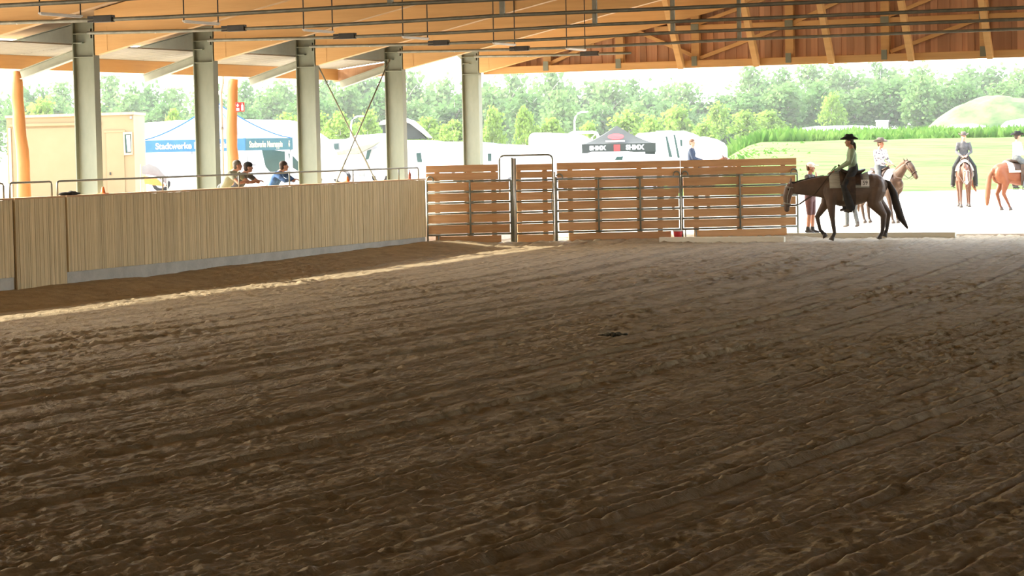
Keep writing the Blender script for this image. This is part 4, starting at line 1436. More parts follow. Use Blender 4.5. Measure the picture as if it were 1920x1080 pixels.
# -- second chestnut cut by the right frame edge
p = at(1908, 400, 79.0)
p.z = ground_at(p)
rz4 = CAMRZ + 0.25
red = horse_mat('red_chestnut_coat', (0.13, 0.036, 0.012), (0.165, 0.052, 0.018), (0.10, 0.032, 0.014), 0.2, 0.6)
horse('horse', 'red chestnut horse cut by the right edge, seen from behind', p, rz4, red, chesthair, neck2, head2, [leg_f(0.45, 0.15), leg_f(0.58, -0.15), leg_h(-0.52, 0.15), leg_h(-0.36, -0.15)],
      [(-0.82, 0, 1.28, 0.05), (-0.94, 0, 1.10, 0.085, 0.075), (-0.99, 0, 0.75, 0.11, 0.09), (-1.02, 0, 0.42, 0.10, 0.08), (-1.03, 0, 0.22, 0.05, 0.05)], pad='pad_white', pad_box=(-0.42, 0.55))
person('person', 'rider in white and grey shirt cut by the right edge', p, rz4, rider_joints(0.0, 0.0), 'white_shirt', 'jeans', 'short', 'hair_dark', 'cowboy', 'felt', leg_len='chaps', group='riders')


def standing(sw=0.0, arm='down', look=0.0):
    z = 0.93
    J = dict(pelvis=(0, 0, z), chest=(0.0, 0, z + 0.34), neck=(0.0, 0, z + 0.52), head=(0.03, 0, z + 0.67), look=look,
             sh_l=(0, 0.19, z + 0.45), el_l=(-0.02, 0.24, z + 0.16), wr_l=(0.05, 0.25, z - 0.08), hd_l=(0.1, 0, -1),
             sh_r=(0, -0.19, z + 0.45), el_r=(-0.02, -0.24, z + 0.16), wr_r=(0.05, -0.25, z - 0.08), hd_r=(0.1, 0, -1),
             kn_l=(0.02 + sw, 0.11, 0.50), an_l=(0.0 + sw, 0.12, 0.085), to_l=(0.15 + sw, 0.14, 0.03), kn_r=(0.02, -0.11, 0.50), an_r=(-0.02 - sw, -0.12, 0.085), to_r=(0.13 - sw, -0.14, 0.03))
    if arm == 'face':
        J.update(el_r=(0.14, -0.24, z + 0.24), wr_r=(0.20, -0.08, z + 0.46), hd_r=(-0.2, 0.4, 1), el_l=(0.12, 0.22, z + 0.18), wr_l=(0.25, 0.06, z + 0.22), hd_l=(0.9, -0.4, 0))
    if arm == 'hips':
        J.update(el_r=(-0.1, -0.38, z + 0.2), wr_r=(0.02, -0.2, z + 0.03), hd_r=(0.4, 0.6, -0.6), el_l=(-0.1, 0.38, z + 0.2), wr_l=(0.02, 0.2, z + 0.03), hd_l=(0.4, -0.6, -0.6))
    if arm == 'fold':
        J.update(el_r=(0.1, -0.28, z + 0.16), wr_r=(0.22, -0.05, z + 0.12), hd_r=(0.5, 0.8, 0), el_l=(0.1, 0.28, z + 0.16), wr_l=(0.22, 0.05, z + 0.10), hd_l=(0.5, -0.8, 0))
    return J


# -- people on foot
p = at(1520, 438, 68.6)
p.z = ground_at(p)
person('person', 'person in white cap, dark top and shorts at the fence end', p, CAMRZ - 0.5, standing(0.0, 'face', 0.3), 'dark_shirt', 'shorts', 'short', 'hair_brown', 'cap', 'white_shirt', sleeve='short', leg_len='short', shoe='rubber', group='people on foot at the gable', scale=1.12)
p = at(1598, 418, 71.5)
p.z = ground_at(p)
person('person', 'person in red shirt and dark trousers hidden behind the dark horse', p, CAMRZ + 2.0, standing(0.10, 'down'), 'red_shirt', 'jeans', 'short', 'hair_dark', None, group='people on foot at the gable', sleeve='short', scale=0.93)
# -- spectators leaning on the wall
def leaner(y, label, top, rz, hair, hair_mat, hat, hat_mat, sleeve, lean=0.22, dz=0.0, hd_fwd=0.10):
    z0 = float(terrain(-28.25, y)) + dz
    z = 0.90
    w = 1.93 - z0
    J = dict(pelvis=(-0.12, 0, z), chest=(0.02 + lean * 0.5, 0, z + 0.30), neck=(0.10 + lean, 0, z + 0.46), head=(0.16 + lean + hd_fwd * 0.3, 0, z + 0.58), look=rz,
             sh_l=(0.08 + lean, 0.19, z + 0.40), el_l=(0.32 + lean, 0.22, w + 0.06), wr_l=(0.42 + lean, 0.02, w + 0.07), hd_l=(0.4, -0.9, 0),
             sh_r=(0.08 + lean, -0.19, z + 0.40), el_r=(0.32 + lean, -0.22, w + 0.06), wr_r=(0.45 + lean, -0.02, w + 0.09), hd_r=(0.4, 0.9, 0),
             kn_l=(-0.08, 0.11, 0.48), an_l=(-0.16, 0.12, 0.085), to_l=(-0.01, 0.14, 0.03), kn_r=(-0.04, -0.11, 0.48), an_r=(-0.10, -0.12, 0.085), to_r=(0.05, -0.14, 0.03))
    return person('person', label, (-28.12, y, z0), 0.0, J, top, 'jeans', hair, hair_mat, hat, hat_mat, sleeve=sleeve, group='spectators at the wall')


leaner(50.05, 'grey-haired spectator in khaki shirt leaning on the wall top', 'khaki', 0.55, 'short', 'hair_grey', None, None, 'short', 0.10, 0.05)
leaner(50.62, 'spectator in black cap and dark shirt beside the grey-haired one', 'dark_shirt', 0.6, 'short', 'hair_dark', 'cap', 'black_cloth', 'short', 0.06)
leaner(52.3, 'dark-haired spectator in blue and dark jacket leaning on the wall', 'blue_shirt', 0.75, 'short', 'hair_dark', None, None, 'long', 0.08)
p = at(1296, 300, 80)
p.z = ground_at(p)
horse('horse', 'chestnut horse mostly hidden beyond the fence under the man in navy', p, CAMRZ - 0.2, chest, chesthair, neck2, head2, [leg_f(0.50, 0.15), leg_f(0.58, -0.15), leg_h(-0.6, 0.15), leg_h(-0.56, -0.15)], STD_TAIL)
person('person', 'bareheaded man in navy jacket on a horse beyond the fence', p, CAMRZ - 0.2, rider_joints(0.02, -0.5, hand_z=1.74), 'navy', 'jeans', 'short', 'hair_brown', None, group='riders')


# ------------------------------------------------------------------ camp beyond the hall
def hor(px):
    return 273.2 - 0.0206 * (px - 960)


class BG:
    """local frame of a thing that faces the camera: x right, y away, z up, origin on the ground"""
    def __init__(self, name, label, cat, px, D, group=None, turn=0.0):
        self.px, self.D = px, D
        p = at(px, hor(px), D)
        zg = float(terrain(p.x, p.y))
        self.zg = zg
        self.t = thing(name, label, cat, (p.x, p.y, zg), YAW + turn, group)

    def q(self, px, py):
        return ((px - self.px) * self.D / F_PX, CAM_H + (hor(px) - py) * self.D / F_PX - self.zg)

    def outline(self, nm, pts, y0, y1, m, bevel=0.0, parent=None, floor_z=None):
        poly = [self.q(*a) for a in pts]
        if floor_z is not None:
            poly = poly + [(poly[-1][0], floor_z), (poly[0][0], floor_z)]
        return MB().prism(poly, y0, y1).build(nm, m, parent or self.t, bevel=bevel)

    def wheel(self, px, r=0.34, y=0.1):
        x = (px - self.px) * self.D / F_PX
        w = MB().lathe([(0.1, -0.1), (r, -0.1), (r + 0.01, -0.05), (r + 0.01, 0.05), (r, 0.1), (0.1, 0.1)], (x, y, r), 18, 'Y').build('wheel', M['rubber'], self.t, True)
        MB().lathe([(0.02, -0.11), (r * 0.6, -0.11), (r * 0.6, 0.0), (0.02, 0.0)], (x, y, r), 14, 'Y').build('hub_cap', M['white'], w)


# beige cabin at the far left
g = BG('beige_cabin', 'beige flat-roofed cabin with shutter, door and window behind the wall', 'cabin', 132, 78)
g.outline('body', [(14, 221), (252, 214)], 0, 2.4, M['beige'], floor_z=0.0)
g.outline('roof_edge', [(12, 222), (12, 217), (254, 210), (254, 215)], -0.05, 2.45, M['cap'])
g.outline('shutter_lintel', [(20, 238), (20, 233), (192, 229), (192, 234)], -0.07, 0.02, M['beige'])
g.outline('shutter', [(24, 242), (190, 238)], -0.02, 0.02, M['beige'], floor_z=0.25)
g.outline('shutter_jamb', [(17, 240), (22, 240)], -0.06, 0.02, M['gable_board'], floor_z=0.1)
d = g.outline('door', [(200, 249), (233, 248)], -0.035, 0.02, M['beige'], floor_z=0.3)
g.outline('door_handle', [(205, 323), (207.5, 323), (207.5, 328), (205, 328)], -0.08, -0.03, M['black_metal'], parent=d)
g.outline('door_frame', [(197, 249), (197, 245), (236, 244), (236, 248)], -0.045, 0.02, M['beige'])
wnd = g.outline('window', [(232, 248), (249, 247), (249, 290), (233, 291)], -0.05, 0.02, M['gable_board'])
g.outline('pane', [(235, 252), (247, 251), (247, 286), (236, 287)], -0.06, -0.04, M['glass'], parent=wnd)
g.outline('window_blind', [(238, 254), (245, 253), (246, 284), (240, 285)], -0.065, -0.06, M['white'], parent=wnd)
g.outline('eave_box', [(246, 218), (250, 218), (250, 223), (246, 223)], -0.08, 0.0, M['grey_paint'])

# blue pop-up tent
tz0 = at(460, 285, 86)
zg = float(terrain(tz0.x, tz0.y))
t = thing('blue_tent', 'blue and white pop-up tent with lettered valance behind the wall', 'tent', (tz0.x, tz0.y, zg), YAW - 0.33)
S, ze, zp = 4.0, 3.12 - zg, 4.42 - zg
b = MB()
n, vs, fs = 8, [], []
for i in range(n + 1):
    f = i / n
    r = S / 2 * (1 - f)
    z = ze + (zp - ze) * (f ** 1.45)
    ring = []
    for a, c in ((-1, -1), (1, -1), (1, 1), (-1, 1)):
        vs.append((-S / 2 + a * r, S / 2 + c * r, z))
for i in range(n):
    for k in range(4):
        fs.append((i * 4 + k, i * 4 + (k + 1) % 4, i * 4 + 4 + (k + 1) % 4, i * 4 + 4 + k))
b.add(vs, fs)
b.build('canopy', M['tent_pale'], t)
for k, (a, c) in enumerate(((-1, -1), (1, -1), (1, 1), (-1, 1))):   # seams along the hips
    pts = []
    for i in range(n + 1):
        f = i / n
        r = S / 2 * (1 - f)
        pts.append((-S / 2 + a * r, S / 2 + c * r, ze + (zp - ze) * (f ** 1.45) + 0.01))
    MB().tube(pts, 0.025, 6).build('hip_seam', M['tent_blue'], t)
for (x0, y0, x1, y1, m) in ((-S, 0, 0, 0, 'tent_blue'), (0, 0, 0, S, 'tent_teal'), (-S, S, 0, S, 'tent_blue'), (-S, 0, -S, S, 'tent_blue')):
    b = MB()
    b.beam((x0, y0, ze - 0.19), (x1, y1, ze - 0.19), 0.012, 0.42)
    b.build('valance', M[m], t)
o = text_mesh('Stadtwerke Neuruppin', 0.30, M['text_white'], 'lettering', 0.004, 0.004)
o.parent = t
o.location = (-S / 2, -0.012, ze - 0.20)
o.rotation_euler = (math.pi / 2, 0, 0)
o = text_mesh('Stadtwerke Neuruppin', 0.30, M['text_gold'], 'lettering', 0.004, 0.004)
o.parent = t
o.location = (0.012, S / 2 - 0.3, ze - 0.20)
o.rotation_euler = (math.pi / 2, 0, math.pi / 2)
b = MB()
b.prism([(-0.05, 0.0), (0.0, 0.14), (0.06, 0.10), (0.02, 0.05), (0.07, 0.0), (0.02, -0.10), (-0.03, -0.07)], -0.004, 0.004)
o = b.build('emblem', M['text_gold'], t)
o.location = (0.014, S - 0.35, ze - 0.2)
o.rotation_euler = (0, 0, math.pi / 2)
for x, y in ((-0.05, 0.05), (-S + 0.05, 0.05), (-0.05, S - 0.05), (-S + 0.05, S - 0.05)):
    MB().tube([(x, y, 0), (x, y, ze)], 0.05, 8).build('tent_leg', M['bright_tube'], t, True)

GV = 'white camp vehicles'
# white van behind the tent
g = BG('white_van', 'large white van with teal side window behind the blue tent', 'van', 440, 95, GV)
g.outline('body', [(255, 232), (330, 226), (470, 224), (545, 226), (575, 236), (612, 262), (630, 300)], 0, 2.1, M['white'], 0.06, floor_z=0.35)
w = g.outline('side_window', [(491, 281), (498, 279), (534, 284), (534, 322), (505, 322), (497, 312)], -0.02, 0.03, M['glass'])
g.outline('windscreen', [(540, 287), (547, 290), (574, 320), (560, 322), (545, 312)], -0.02, 0.04, M['glass'])
g.outline('mirror', [(536, 306), (545, 306), (545, 328), (537, 326)], -0.2, -0.06, M['grey_paint'], 0.02)
g.outline('door_handle', [(462, 291), (465, 290), (465, 314), (462, 318)], -0.05, 0.0, M['grey_paint'])
g.wheel(300)
g.wheel(585)
# folding chair seen past the wall
g = BG('camp_chair', 'grey and orange camping chair behind the wall, left of the second column', 'chair', 286, 72)
for px in (262, 312):
    a, c = g.q(px, 345), g.q(px, 308)
    MB().tube([(a[0], 0, 0), (a[0], 0, a[1]), (c[0], 0.1, c[1])], 0.018, 6).build('leg', M['tube'], g.t)
    MB().tube([(a[0], 0.5, 0), (a[0], 0.5, a[1] - 0.1)], 0.018, 6).build('leg', M['tube'], g.t)
g.outline('backrest', [(262, 312), (276, 307), (292, 314), (312, 338), (308, 346), (288, 330), (262, 326)], 0.30, 0.34, M['grey_paint'])
g.outline('seat', [(268, 330), (290, 334), (308, 350), (270, 345)], 0.0, 0.30, M['orange'])

# camper with over-cab berth
g = BG('camper', 'white camper with small window and overhanging berth behind the crossed rods', 'camper', 665, 100, GV)
g.outline('body', [(599, 268), (602, 262), (648, 261), (668, 254), (722, 250), (728, 262)], 0, 2.2, M['white'], 0.05, floor_z=0.4)
g.outline('berth_underside', [(624, 286), (630, 290), (672, 289), (702, 274), (716, 265), (700, 268), (650, 280)], -0.55, -0.05, M['khaki'], 0.03)
w = g.outline('window', [(625, 268), (637, 267), (637, 281), (625, 282)], -0.03, 0.02, M['grey_paint'])
g.outline('pane', [(627, 270), (635, 269), (635, 279), (627, 280)], -0.04, -0.02, M['glass'], parent=w)
g.outline('cab', [(692, 306), (700, 282), (726, 268), (750, 300)], -0.5, 1.6, M['white'], 0.05, floor_z=0.35)
g.outline('cab_window', [(686, 300), (690, 282), (698, 280), (692, 298)], -0.55, -0.45, M['glass'])
g.outline('grille', [(673, 323), (685, 323), (685, 331), (673, 331)], -0.56, -0.50, M['grey_paint'])
g.wheel(640)
g.wheel(712)
# pop-up roof camper
g = BG('camper', 'white camper van with raised grey pop-up roof beside the fourth column', 'camper', 800, 108, GV)
g.outline('body', [(716, 264), (735, 262), (812, 263), (835, 266), (890, 266), (900, 274)], 0, 2.0, M['white'], 0.05, floor_z=0.35)
g.outline('pop_up_fabric', [(719, 262), (718, 234), (756, 226), (772, 232), (800, 260)], 0.1, 1.8, M['tent_black'])
g.outline('pop_up_lid', [(711, 233), (716, 227), (738, 221), (758, 220), (776, 226), (792, 240), (809, 258), (803, 258), (770, 232), (756, 227), (720, 234)], 0.0, 1.9, M['white'], 0.02)
w = g.outline('window', [(780, 287), (789, 286), (791, 304), (782, 304)], -0.03, 0.02, M['glass'])
g.outline('mirror', [(766, 288), (770, 282), (774, 290), (770, 304), (765, 304)], -0.25, -0.05, M['grey_paint'])
g.wheel(750)
g.wheel(860)
# long low caravan with awning
g = BG('caravan', 'low white caravan with tarpaulin roof right of the rightmost column', 'caravan', 950, 112, GV)
g.outline('body', [(870, 270), (905, 266), (940, 270), (1000, 273), (1006, 280)], 0, 2.2, M['white'], 0.04, floor_z=0.35)
g.outline('tarpaulin', [(903, 272), (920, 279), (950, 283), (1000, 280), (1000, 274), (940, 270), (905, 266)], -0.35, 0.0, M['tent_pale'], 0.02)
g.outline('door', [(914, 288), (921, 288), (921, 302), (914, 302)], -0.03, 0.02, M['glass'])
g.wheel(960)
# big rounded caravan
g = BG('caravan', 'tall white caravan with rounded corner behind the gate arch', 'caravan', 1050, 118, GV)
g.outline('body', [(992, 262), (994, 253), (1000, 249), (1030, 249), (1070, 251), (1092, 253), (1102, 257), (1110, 264)], 0, 2.3, M['white'], 0.05, floor_z=0.4)
g.outline('window', [(1020, 262), (1050, 262), (1050, 276), (1020, 276)], -0.03, 0.02, M['white'])
g.wheel(1050)
# white tube frame
g = BG('tube_frame', 'white rounded tube frame left of the black tent', 'frame', 1108, 117)
pts = [g.q(*a) for a in ((1068, 252), (1074, 249), (1112, 248), (1119, 250), (1122, 256), (1120, 276))]
MB().tube([(x, 0, z) for x, z in pts] + [(pts[-1][0], 0, 0)], 0.07, 8).build('tube', M['white'], g.t, True)
MB().tube([(pts[3][0], 0, pts[3][1]), (pts[3][0] - 0.2, 0.6, pts[3][1] - 0.2), (pts[3][0] - 0.2, 0.6, 0)], 0.05, 8).build('tube_stay', M['white'], g.t, True)
# black promotional tent
g = BG('black_tent', 'black pop-up tent with red logo and white lettering', 'tent', 1160, 113)
S2 = 3.3
zt_, ze2 = g.q(1162, 235)[1], g.q(1160, 270)[1]
b = MB()
vs, fs = [], []
for i in range(9):
    f = i / 8
    r = S2 / 2 * (1 - f)
    for a, c in ((-1, -1), (1, -1), (1, 1), (-1, 1)):
        vs.append((a * r, S2 / 2 + c * r, ze2 + (zt_ - ze2) * f ** 1.35))
for i in range(8):
    for k in range(4):
        fs.append((i * 4 + k, i * 4 + (k + 1) % 4, i * 4 + 4 + (k + 1) % 4, i * 4 + 4 + k))
b.add(vs, fs)
b.build('canopy', M['tent_black'], g.t)
MB().box((0.0, 0, ze2 - 0.18), (S2, 0.02, 0.40)).build('valance', M['tent_black'], g.t)
MB().box((S2 / 2, S2 / 2, ze2 - 0.18), (0.02, S2, 0.40)).build('valance', M['tent_black'], g.t)
for x0, m in ((-0.1, 'tent_black'), (0.8, 'tent_black')):
    MB().box((x0 + 0.6, 0.03, ze2 - 0.5), (0.45, 0.02, 0.30)).build('valance_flap', M[m], g.t)
for (x, s, m, sz) in ((-0.95, 'SHMX', 'text_white', 0.27), (0.72, 'SHMX', 'text_white', 0.30)):
    o = text_mesh(s, sz, M[m], 'lettering', 0.004, 0.012)
    o.parent = g.t
    o.location = (x, -0.016, ze2 - 0.17)
    o.rotation_euler = (math.pi / 2, 0, 0)
MB().box((-0.08, -0.015, ze2 - 0.17), (0.28, 0.012, 0.28)).build('red_badge', M['red'], g.t)
# logo on the sloping front panel
fl = math.atan2((zt_ - ze2) * 0.75, S2 / 2)
lo = bpy.data.objects.new('logo', None)
b = MB()
b.lathe([(0.27, -0.008), (0.36, -0.008), (0.36, 0.008), (0.27, 0.008)], n=28, sy=0.62)
o = b.build('logo_ring', M['red'], g.t)
o.location = (-0.10, 0.46, ze2 + 0.33)
o.rotation_euler = (0.62, 0, 0)
b = MB()
b.box((0, 0, 0), (0.5, 0.07, 0.014))
o = b.build('logo_bar', M['red'], g.t)
o.location = (-0.10, 0.46, ze2 + 0.335)
o.rotation_euler = (0.62, 0, 0)
b = MB()
b.box((0, 0, 0), (0.85, 0.12, 0.014))
o = b.build('logo_strip', M['text_white'], g.t)
o.location = (-0.15, 0.16, ze2 + 0.13)
o.rotation_euler = (0.55, 0, 0)
bpy.data.objects.remove(lo)
for x, y in ((-S2 / 2, 0.05), (S2 / 2, 0.05), (-S2 / 2, S2 - 0.05), (S2 / 2, S2 - 0.05)):
    MB().tube([(x, y, 0), (x, y, ze2)], 0.03, 8).build('tent_leg', M['bright_tube'], g.t, True)
# pale counter banner and a parked car in front of the tent
g = BG('banner', 'long white banner with small red and dark marks left of the black tent', 'banner', 1110, 120)
g.outline('cloth', [(1080, 276), (1118, 273), (1142, 272), (1142, 290), (1080, 292)], -0.02, 0.02, M['white'])
for (xa, xb, m) in ((1082, 1088, 'red'), (1098, 1108, 'red'), (1108, 1117, 'grey_paint'), (1121, 1131, 'grey_paint')):
    g.outline('mark', [(xa, 279), (xb, 278.5), (xb, 281.5), (xa, 282)], -0.03, -0.015, M[m])
for px in (1081, 1141):
    x = (px - 1110) * g.D / F_PX
    MB().tube([(x, 0.03, 0), (x, 0.03, g.q(px, 274)[1])], 0.03, 6).build('pole', M['bright_tube'], g.t)
g = BG('white_car', 'low white car in front of the black tent', 'car', 1155, 107, GV)
g.outline('body', [(1090, 298), (1096, 290), (1112, 285), (1180, 284), (1205, 289), (1236, 290), (1236, 298)], 0, 1.7, M['white'], 0.05, floor_z=0.3)
g.outline('rear_window', [(1152, 300), (1156, 294), (1168, 293), (1166, 300)], -0.03, 0.02, M['glass'])
g.wheel(1115)
g.wheel(1215)
# white van with dark pillars
g = BG('white_van', 'white van with dark window pillars right of the black tent', 'van', 1262, 126, GV)
g.outline('body', [(1192, 258), (1200, 250), (1232, 247), (1282, 245), (1300, 250), (1316, 258), (1318, 275)], 0, 2.0, M['white'], 0.05, floor_z=0.35)
g.outline('window', [(1248, 256), (1251, 256), (1260, 294), (1254, 294)], -0.03, 0.03, M['glass'])
g.outline('window', [(1263, 253), (1266, 253), (1274, 296), (1270, 296)], -0.03, 0.03, M['glass'])
g.outline('window', [(1275, 262), (1279, 262), (1279, 274), (1276, 274)], -0.03, 0.03, M['glass'])
g.outline('roof_rack', [(1234, 247), (1234, 245), (1262, 244), (1262, 246)], 0.4, 1.6, M['grey_paint'])
g.wheel(1215)
g.wheel(1300)
g = BG('white_car', 'rounded white car roof right of the man in navy', 'car', 1325, 128, GV)
g.outline('body', [(1286, 290), (1290, 268), (1304, 258), (1322, 256), (1344, 261), (1358, 268), (1364, 276), (1364, 290)], 0, 1.8, M['white'], 0.08, floor_z=0.3)
g.outline('window', [(1330, 262), (1342, 265), (1350, 272), (1330, 272)], -0.02, 0.02, M['white'])
g.wheel(1305)
g.wheel(1350)
for (pts, px, D, lab) in (([(1502, 246), (1508, 240), (1530, 237), (1600, 235), (1640, 237), (1668, 240), (1668, 246)], 1585, 190, 'long white roof showing above the weeds beyond the grass bank'),
                          ([(1776, 250), (1780, 240), (1792, 234), (1825, 232), (1848, 236), (1858, 243), (1858, 250)], 1817, 190, 'domed white car roof above the weeds near the mound'),
                          ([(1884, 248), (1886, 236), (1896, 227), (1925, 222), (1950, 230), (1950, 248)], 1915, 190, 'white camper roof above the weeds at the right edge')):
    g = BG('white_car', lab, 'car', px, D, GV)
    g.outline('body', pts, 0, 2.0, M['white'], 0.08, floor_z=0.4)
    g.wheel(pts[0][0] + 20)
    g.wheel(pts[-1][0] - 20)
g = BG('white_box', 'small white box standing on the long white roof line', 'box', 1655, 189)
g.outline('box_body', [(1646, 240), (1646, 226), (1666, 226), (1666, 240)], 0, 0.9, M['white'], 0.03, floor_z=0.0)
g.outline('box_lid', [(1645, 228), (1645, 225.5), (1667, 225.5), (1667, 228)], -0.04, 0.94, M['white'])
# street lamps
for (px, y0, D, lab) in ((659, 218, 150, 'curved white street lamp seen through the crossed rods'), (1078, 210, 150, 'curved white street lamp behind the caravans')):
    g = BG('street_lamp', lab, 'street lamp', px, D, 'street lamps')
    pts = [g.q(px, y0 + 40), g.q(px, y0 + 18), g.q(px + 2, y0 + 9), g.q(px + 7, y0 + 3), g.q(px + 13, y0)]
    MB().tube([(0, 0, 0)] + [(x, 0, z) for x, z in pts], 0.05, 8).build('pole', M['white'], g.t, True)
    x, z = pts[-1]
    MB().ell((x + 0.18, 0, z), (0.25, 0.09, 0.05), 10, 6).build('lamp_head', M['white'], g.t, True)

# ------------------------------------------------------------------ trees, weeds, mound
def crown_mesh(seed, m, droop, slim, n=2600, ls=0.030):
    rr = np.random.RandomState(seed)
    nc = 34
    cl = []
    while len(cl) < nc:
        q = rr.uniform(-1, 1, 3)
        if 0.35 < np.linalg.norm(q) < 1:
            zz = 0.57 + q[2] * 0.40
            wdt = 0.27 * slim * (1.0 - 0.55 * max(0, q[2]) ** 2) * (1.0 if q[2] > -0.5 else 0.8)
            cl.append((q[0] * wdt, q[1] * wdt, zz))
    cl = np.array(cl)
    idx = rr.randint(0, nc, n)
    sp = rr.normal(0, 1, (n, 3)) * np.array([0.055, 0.055, 0.055 + 0.05 * droop])
    c = cl[idx] + sp
    c[:, 2] = np.clip(c[:, 2] - droop * 0.10 * rr.rand(n), 0.04, 1.0)
    a = rr.normal(0, 1, (n, 3))
    a /= np.linalg.norm(a, axis=1)[:, None]
    e = rr.normal(0, 1, (n, 3))
    e -= a * (a * e).sum(1)[:, None]
    e /= np.linalg.norm(e, axis=1)[:, None]
    f = np.cross(a, e)
    s = ls * rr.uniform(0.6, 1.3, (n, 1))
    v = np.stack([c + e * s * 0.75, c + f * s, c - e * s * 0.75, c - f * s], 1).reshape(-1, 3)
    me = bpy.data.meshes.new('crown')
    me.from_pydata(v.tolist(), [], [(4 * k, 4 * k + 1, 4 * k + 2, 4 * k + 3) for k in range(n)])
    me.materials.append(m)
    return me


CROWNS = {'a': [crown_mesh(1, M['leaf_a'], 0.2, 1.0), crown_mesh(2, M['leaf_a'], 0.4, 1.1), crown_mesh(3, M['leaf_a'], 0.1, 0.9)],
          'b': [crown_mesh(4, M['leaf_b'], 1.0, 0.95), crown_mesh(5, M['leaf_b'], 0.9, 1.05), crown_mesh(6, M['leaf_b'], 0.6, 0.9)],
          'c': [crown_mesh(7, M['leaf_c'], 0.2, 1.0, 1500, 0.036), crown_mesh(8, M['leaf_c'], 0.1, 1.15, 1500, 0.036)]}
tk = MB()
tk.tube([(0, 0, 0), (0.004, 0, 0.3), (-0.003, 0.003, 0.6), (0, 0, 0.9)], [0.016, 0.013, 0.009, 0.004], 8)
for k in range(6):
    a = k * 1.1
    z = 0.3 + 0.08 * k
    tk.tube([(0, 0, z), (0.09 * math.cos(a), 0.09 * math.sin(a), z + 0.10), (0.16 * math.cos(a), 0.16 * math.sin(a), z + 0.16)], [0.006, 0.004, 0.002], 6)
TRUNK = tk.mesh('trunk', M['bark'], True)
TREE_TXT = {'a': ('dense mid green tree in the wood behind the camp', 'deciduous_tree', 'dense trees of the wood'),
            'b': ('pale drooping birch in the wood behind the camp', 'birch_tree', 'birches of the wood'),
            'c': ('bright yellow-green young tree in front of the wood', 'young_tree', 'bright young trees')}


MARKS = [(-60, 'at the left frame edge'), (15, 'above the left end of the beige cabin'), (90, 'just left of the leftmost column'), (160, 'behind the leftmost column'), (195, 'above the beige cabin door'),
         (245, 'above the right end of the beige cabin'), (290, 'left of the blue tent slope'), (335, 'above the rising slope of the blue tent'), (375, 'behind the second column'), (420, 'behind the log post with sign'),
         (460, 'above the teal valance'), (515, 'left of the third column'), (570, 'behind the third column'), (610, 'just right of the third column'), (655, 'above the crossed rods'), (700, 'left of the fourth column'),
         (740, 'behind the fourth column'), (785, 'above the pop-up camper roof'), (830, 'midway between fourth and rightmost column'), (875, 'behind the rightmost column'), (920, 'just right of the rightmost column'),
         (965, 'above the gate arch'), (1005, 'above the tall rounded caravan'), (1045, 'left of the right street lamp'), (1085, 'right of the right street lamp'), (1125, 'left of the black tent peak'), (1160, 'above the black tent peak'),
         (1195, 'right of the black tent'), (1235, 'above the white van roof'), (1275, 'above the mounted man in navy'), (1310, 'above the rounded white car'), (1350, 'at the dip of the tree line'), (1395, 'where the tree line rises again'),
         (1435, 'above the last fence panel'), (1480, 'above the right end of the fence'), (1530, 'above the head of the dark horse'), (1570, 'above the rider in sage green'), (1620, 'above the rider in the patterned shirt'),
         (1670, 'above the small white box'), (1720, 'left of the mound'), (1770, 'at the left foot of the mound'), (1815, 'above the rider facing the camera'), (1870, 'above the mound top'), (1930, 'at the right frame edge'), (2000, 'cut off by the right frame edge')]
USED = set()
RANK = {'b1': 'tall pale birch of the back rank', 'a1': 'tall mid green tree of the back rank', 'b2': 'lower pale birch of the front rank', 'a2': 'lower mid green tree of the front rank', 'c3': 'bright yellow-green young tree'}


def tree_label(px, kind, rank):
    for mx_, tx in sorted(MARKS, key=lambda q: abs(q[0] - px)):
        lab = RANK[kind + str(rank)] + ' ' + tx
        if lab not in USED:
            USED.add(lab)
            return lab


def tree(px, top, D, wide, kind, var, rank=1):
    p = at(px, hor(px), D)
    zg = float(terrain(p.x, p.y))
    h = CAM_H + (hor(px) - top) * D / F_PX - zg
    lab, nm, grp = TREE_TXT[kind]
    t = thing(nm, tree_label(px, kind, rank), 'tree', (p.x, p.y, zg), 0, grp)
    rz = RND.uniform(0, 6.28)
    sw = wide * D / F_PX / 0.30
    inst('crown', CROWNS[kind][var % len(CROWNS[kind])], t, (0, 0, 0), rz, (sw, sw, h))
    inst('trunk', TRUNK, t, (0, 0, 0), rz, (sw * 0.9 + 1, sw * 0.9 + 1, h))


prof = [(-20, 150), (60, 150), (130, 158), (205, 150), (265, 152), (330, 172), (395, 160), (470, 150), (540, 143), (610, 140), (690, 132), (760, 140), (830, 142), (895, 138),
        (960, 135), (1025, 133), (1060, 150), (1110, 158), (1150, 152), (1200, 152), (1245, 148), (1285, 160), (1330, 182), (1372, 186), (1410, 130), (1460, 124), (1520, 120), (1580, 118),
        (1650, 120), (1720, 116), (1790, 122), (1850, 118), (1920, 120), (1990, 122)]
for k, (px, top) in enumerate(prof):
    kind = 'b' if k % 3 != 1 else 'a'
    tree(px + RND.uniform(-8, 8), top + RND.uniform(-6, 4), RND.uniform(272, 300), RND.uniform(44, 56), kind, RND.randint(0, 2))
for k in range(30):                                    # second rank closes the wood
    px = -30 + 68 * k
    top = np.interp(px, [a for a, _ in prof], [c for _, c in prof]) + RND.uniform(18, 40)
    tree(px, top, RND.uniform(246, 262), RND.uniform(40, 52), 'a' if k % 2 else 'b', RND.randint(0, 2), 2)
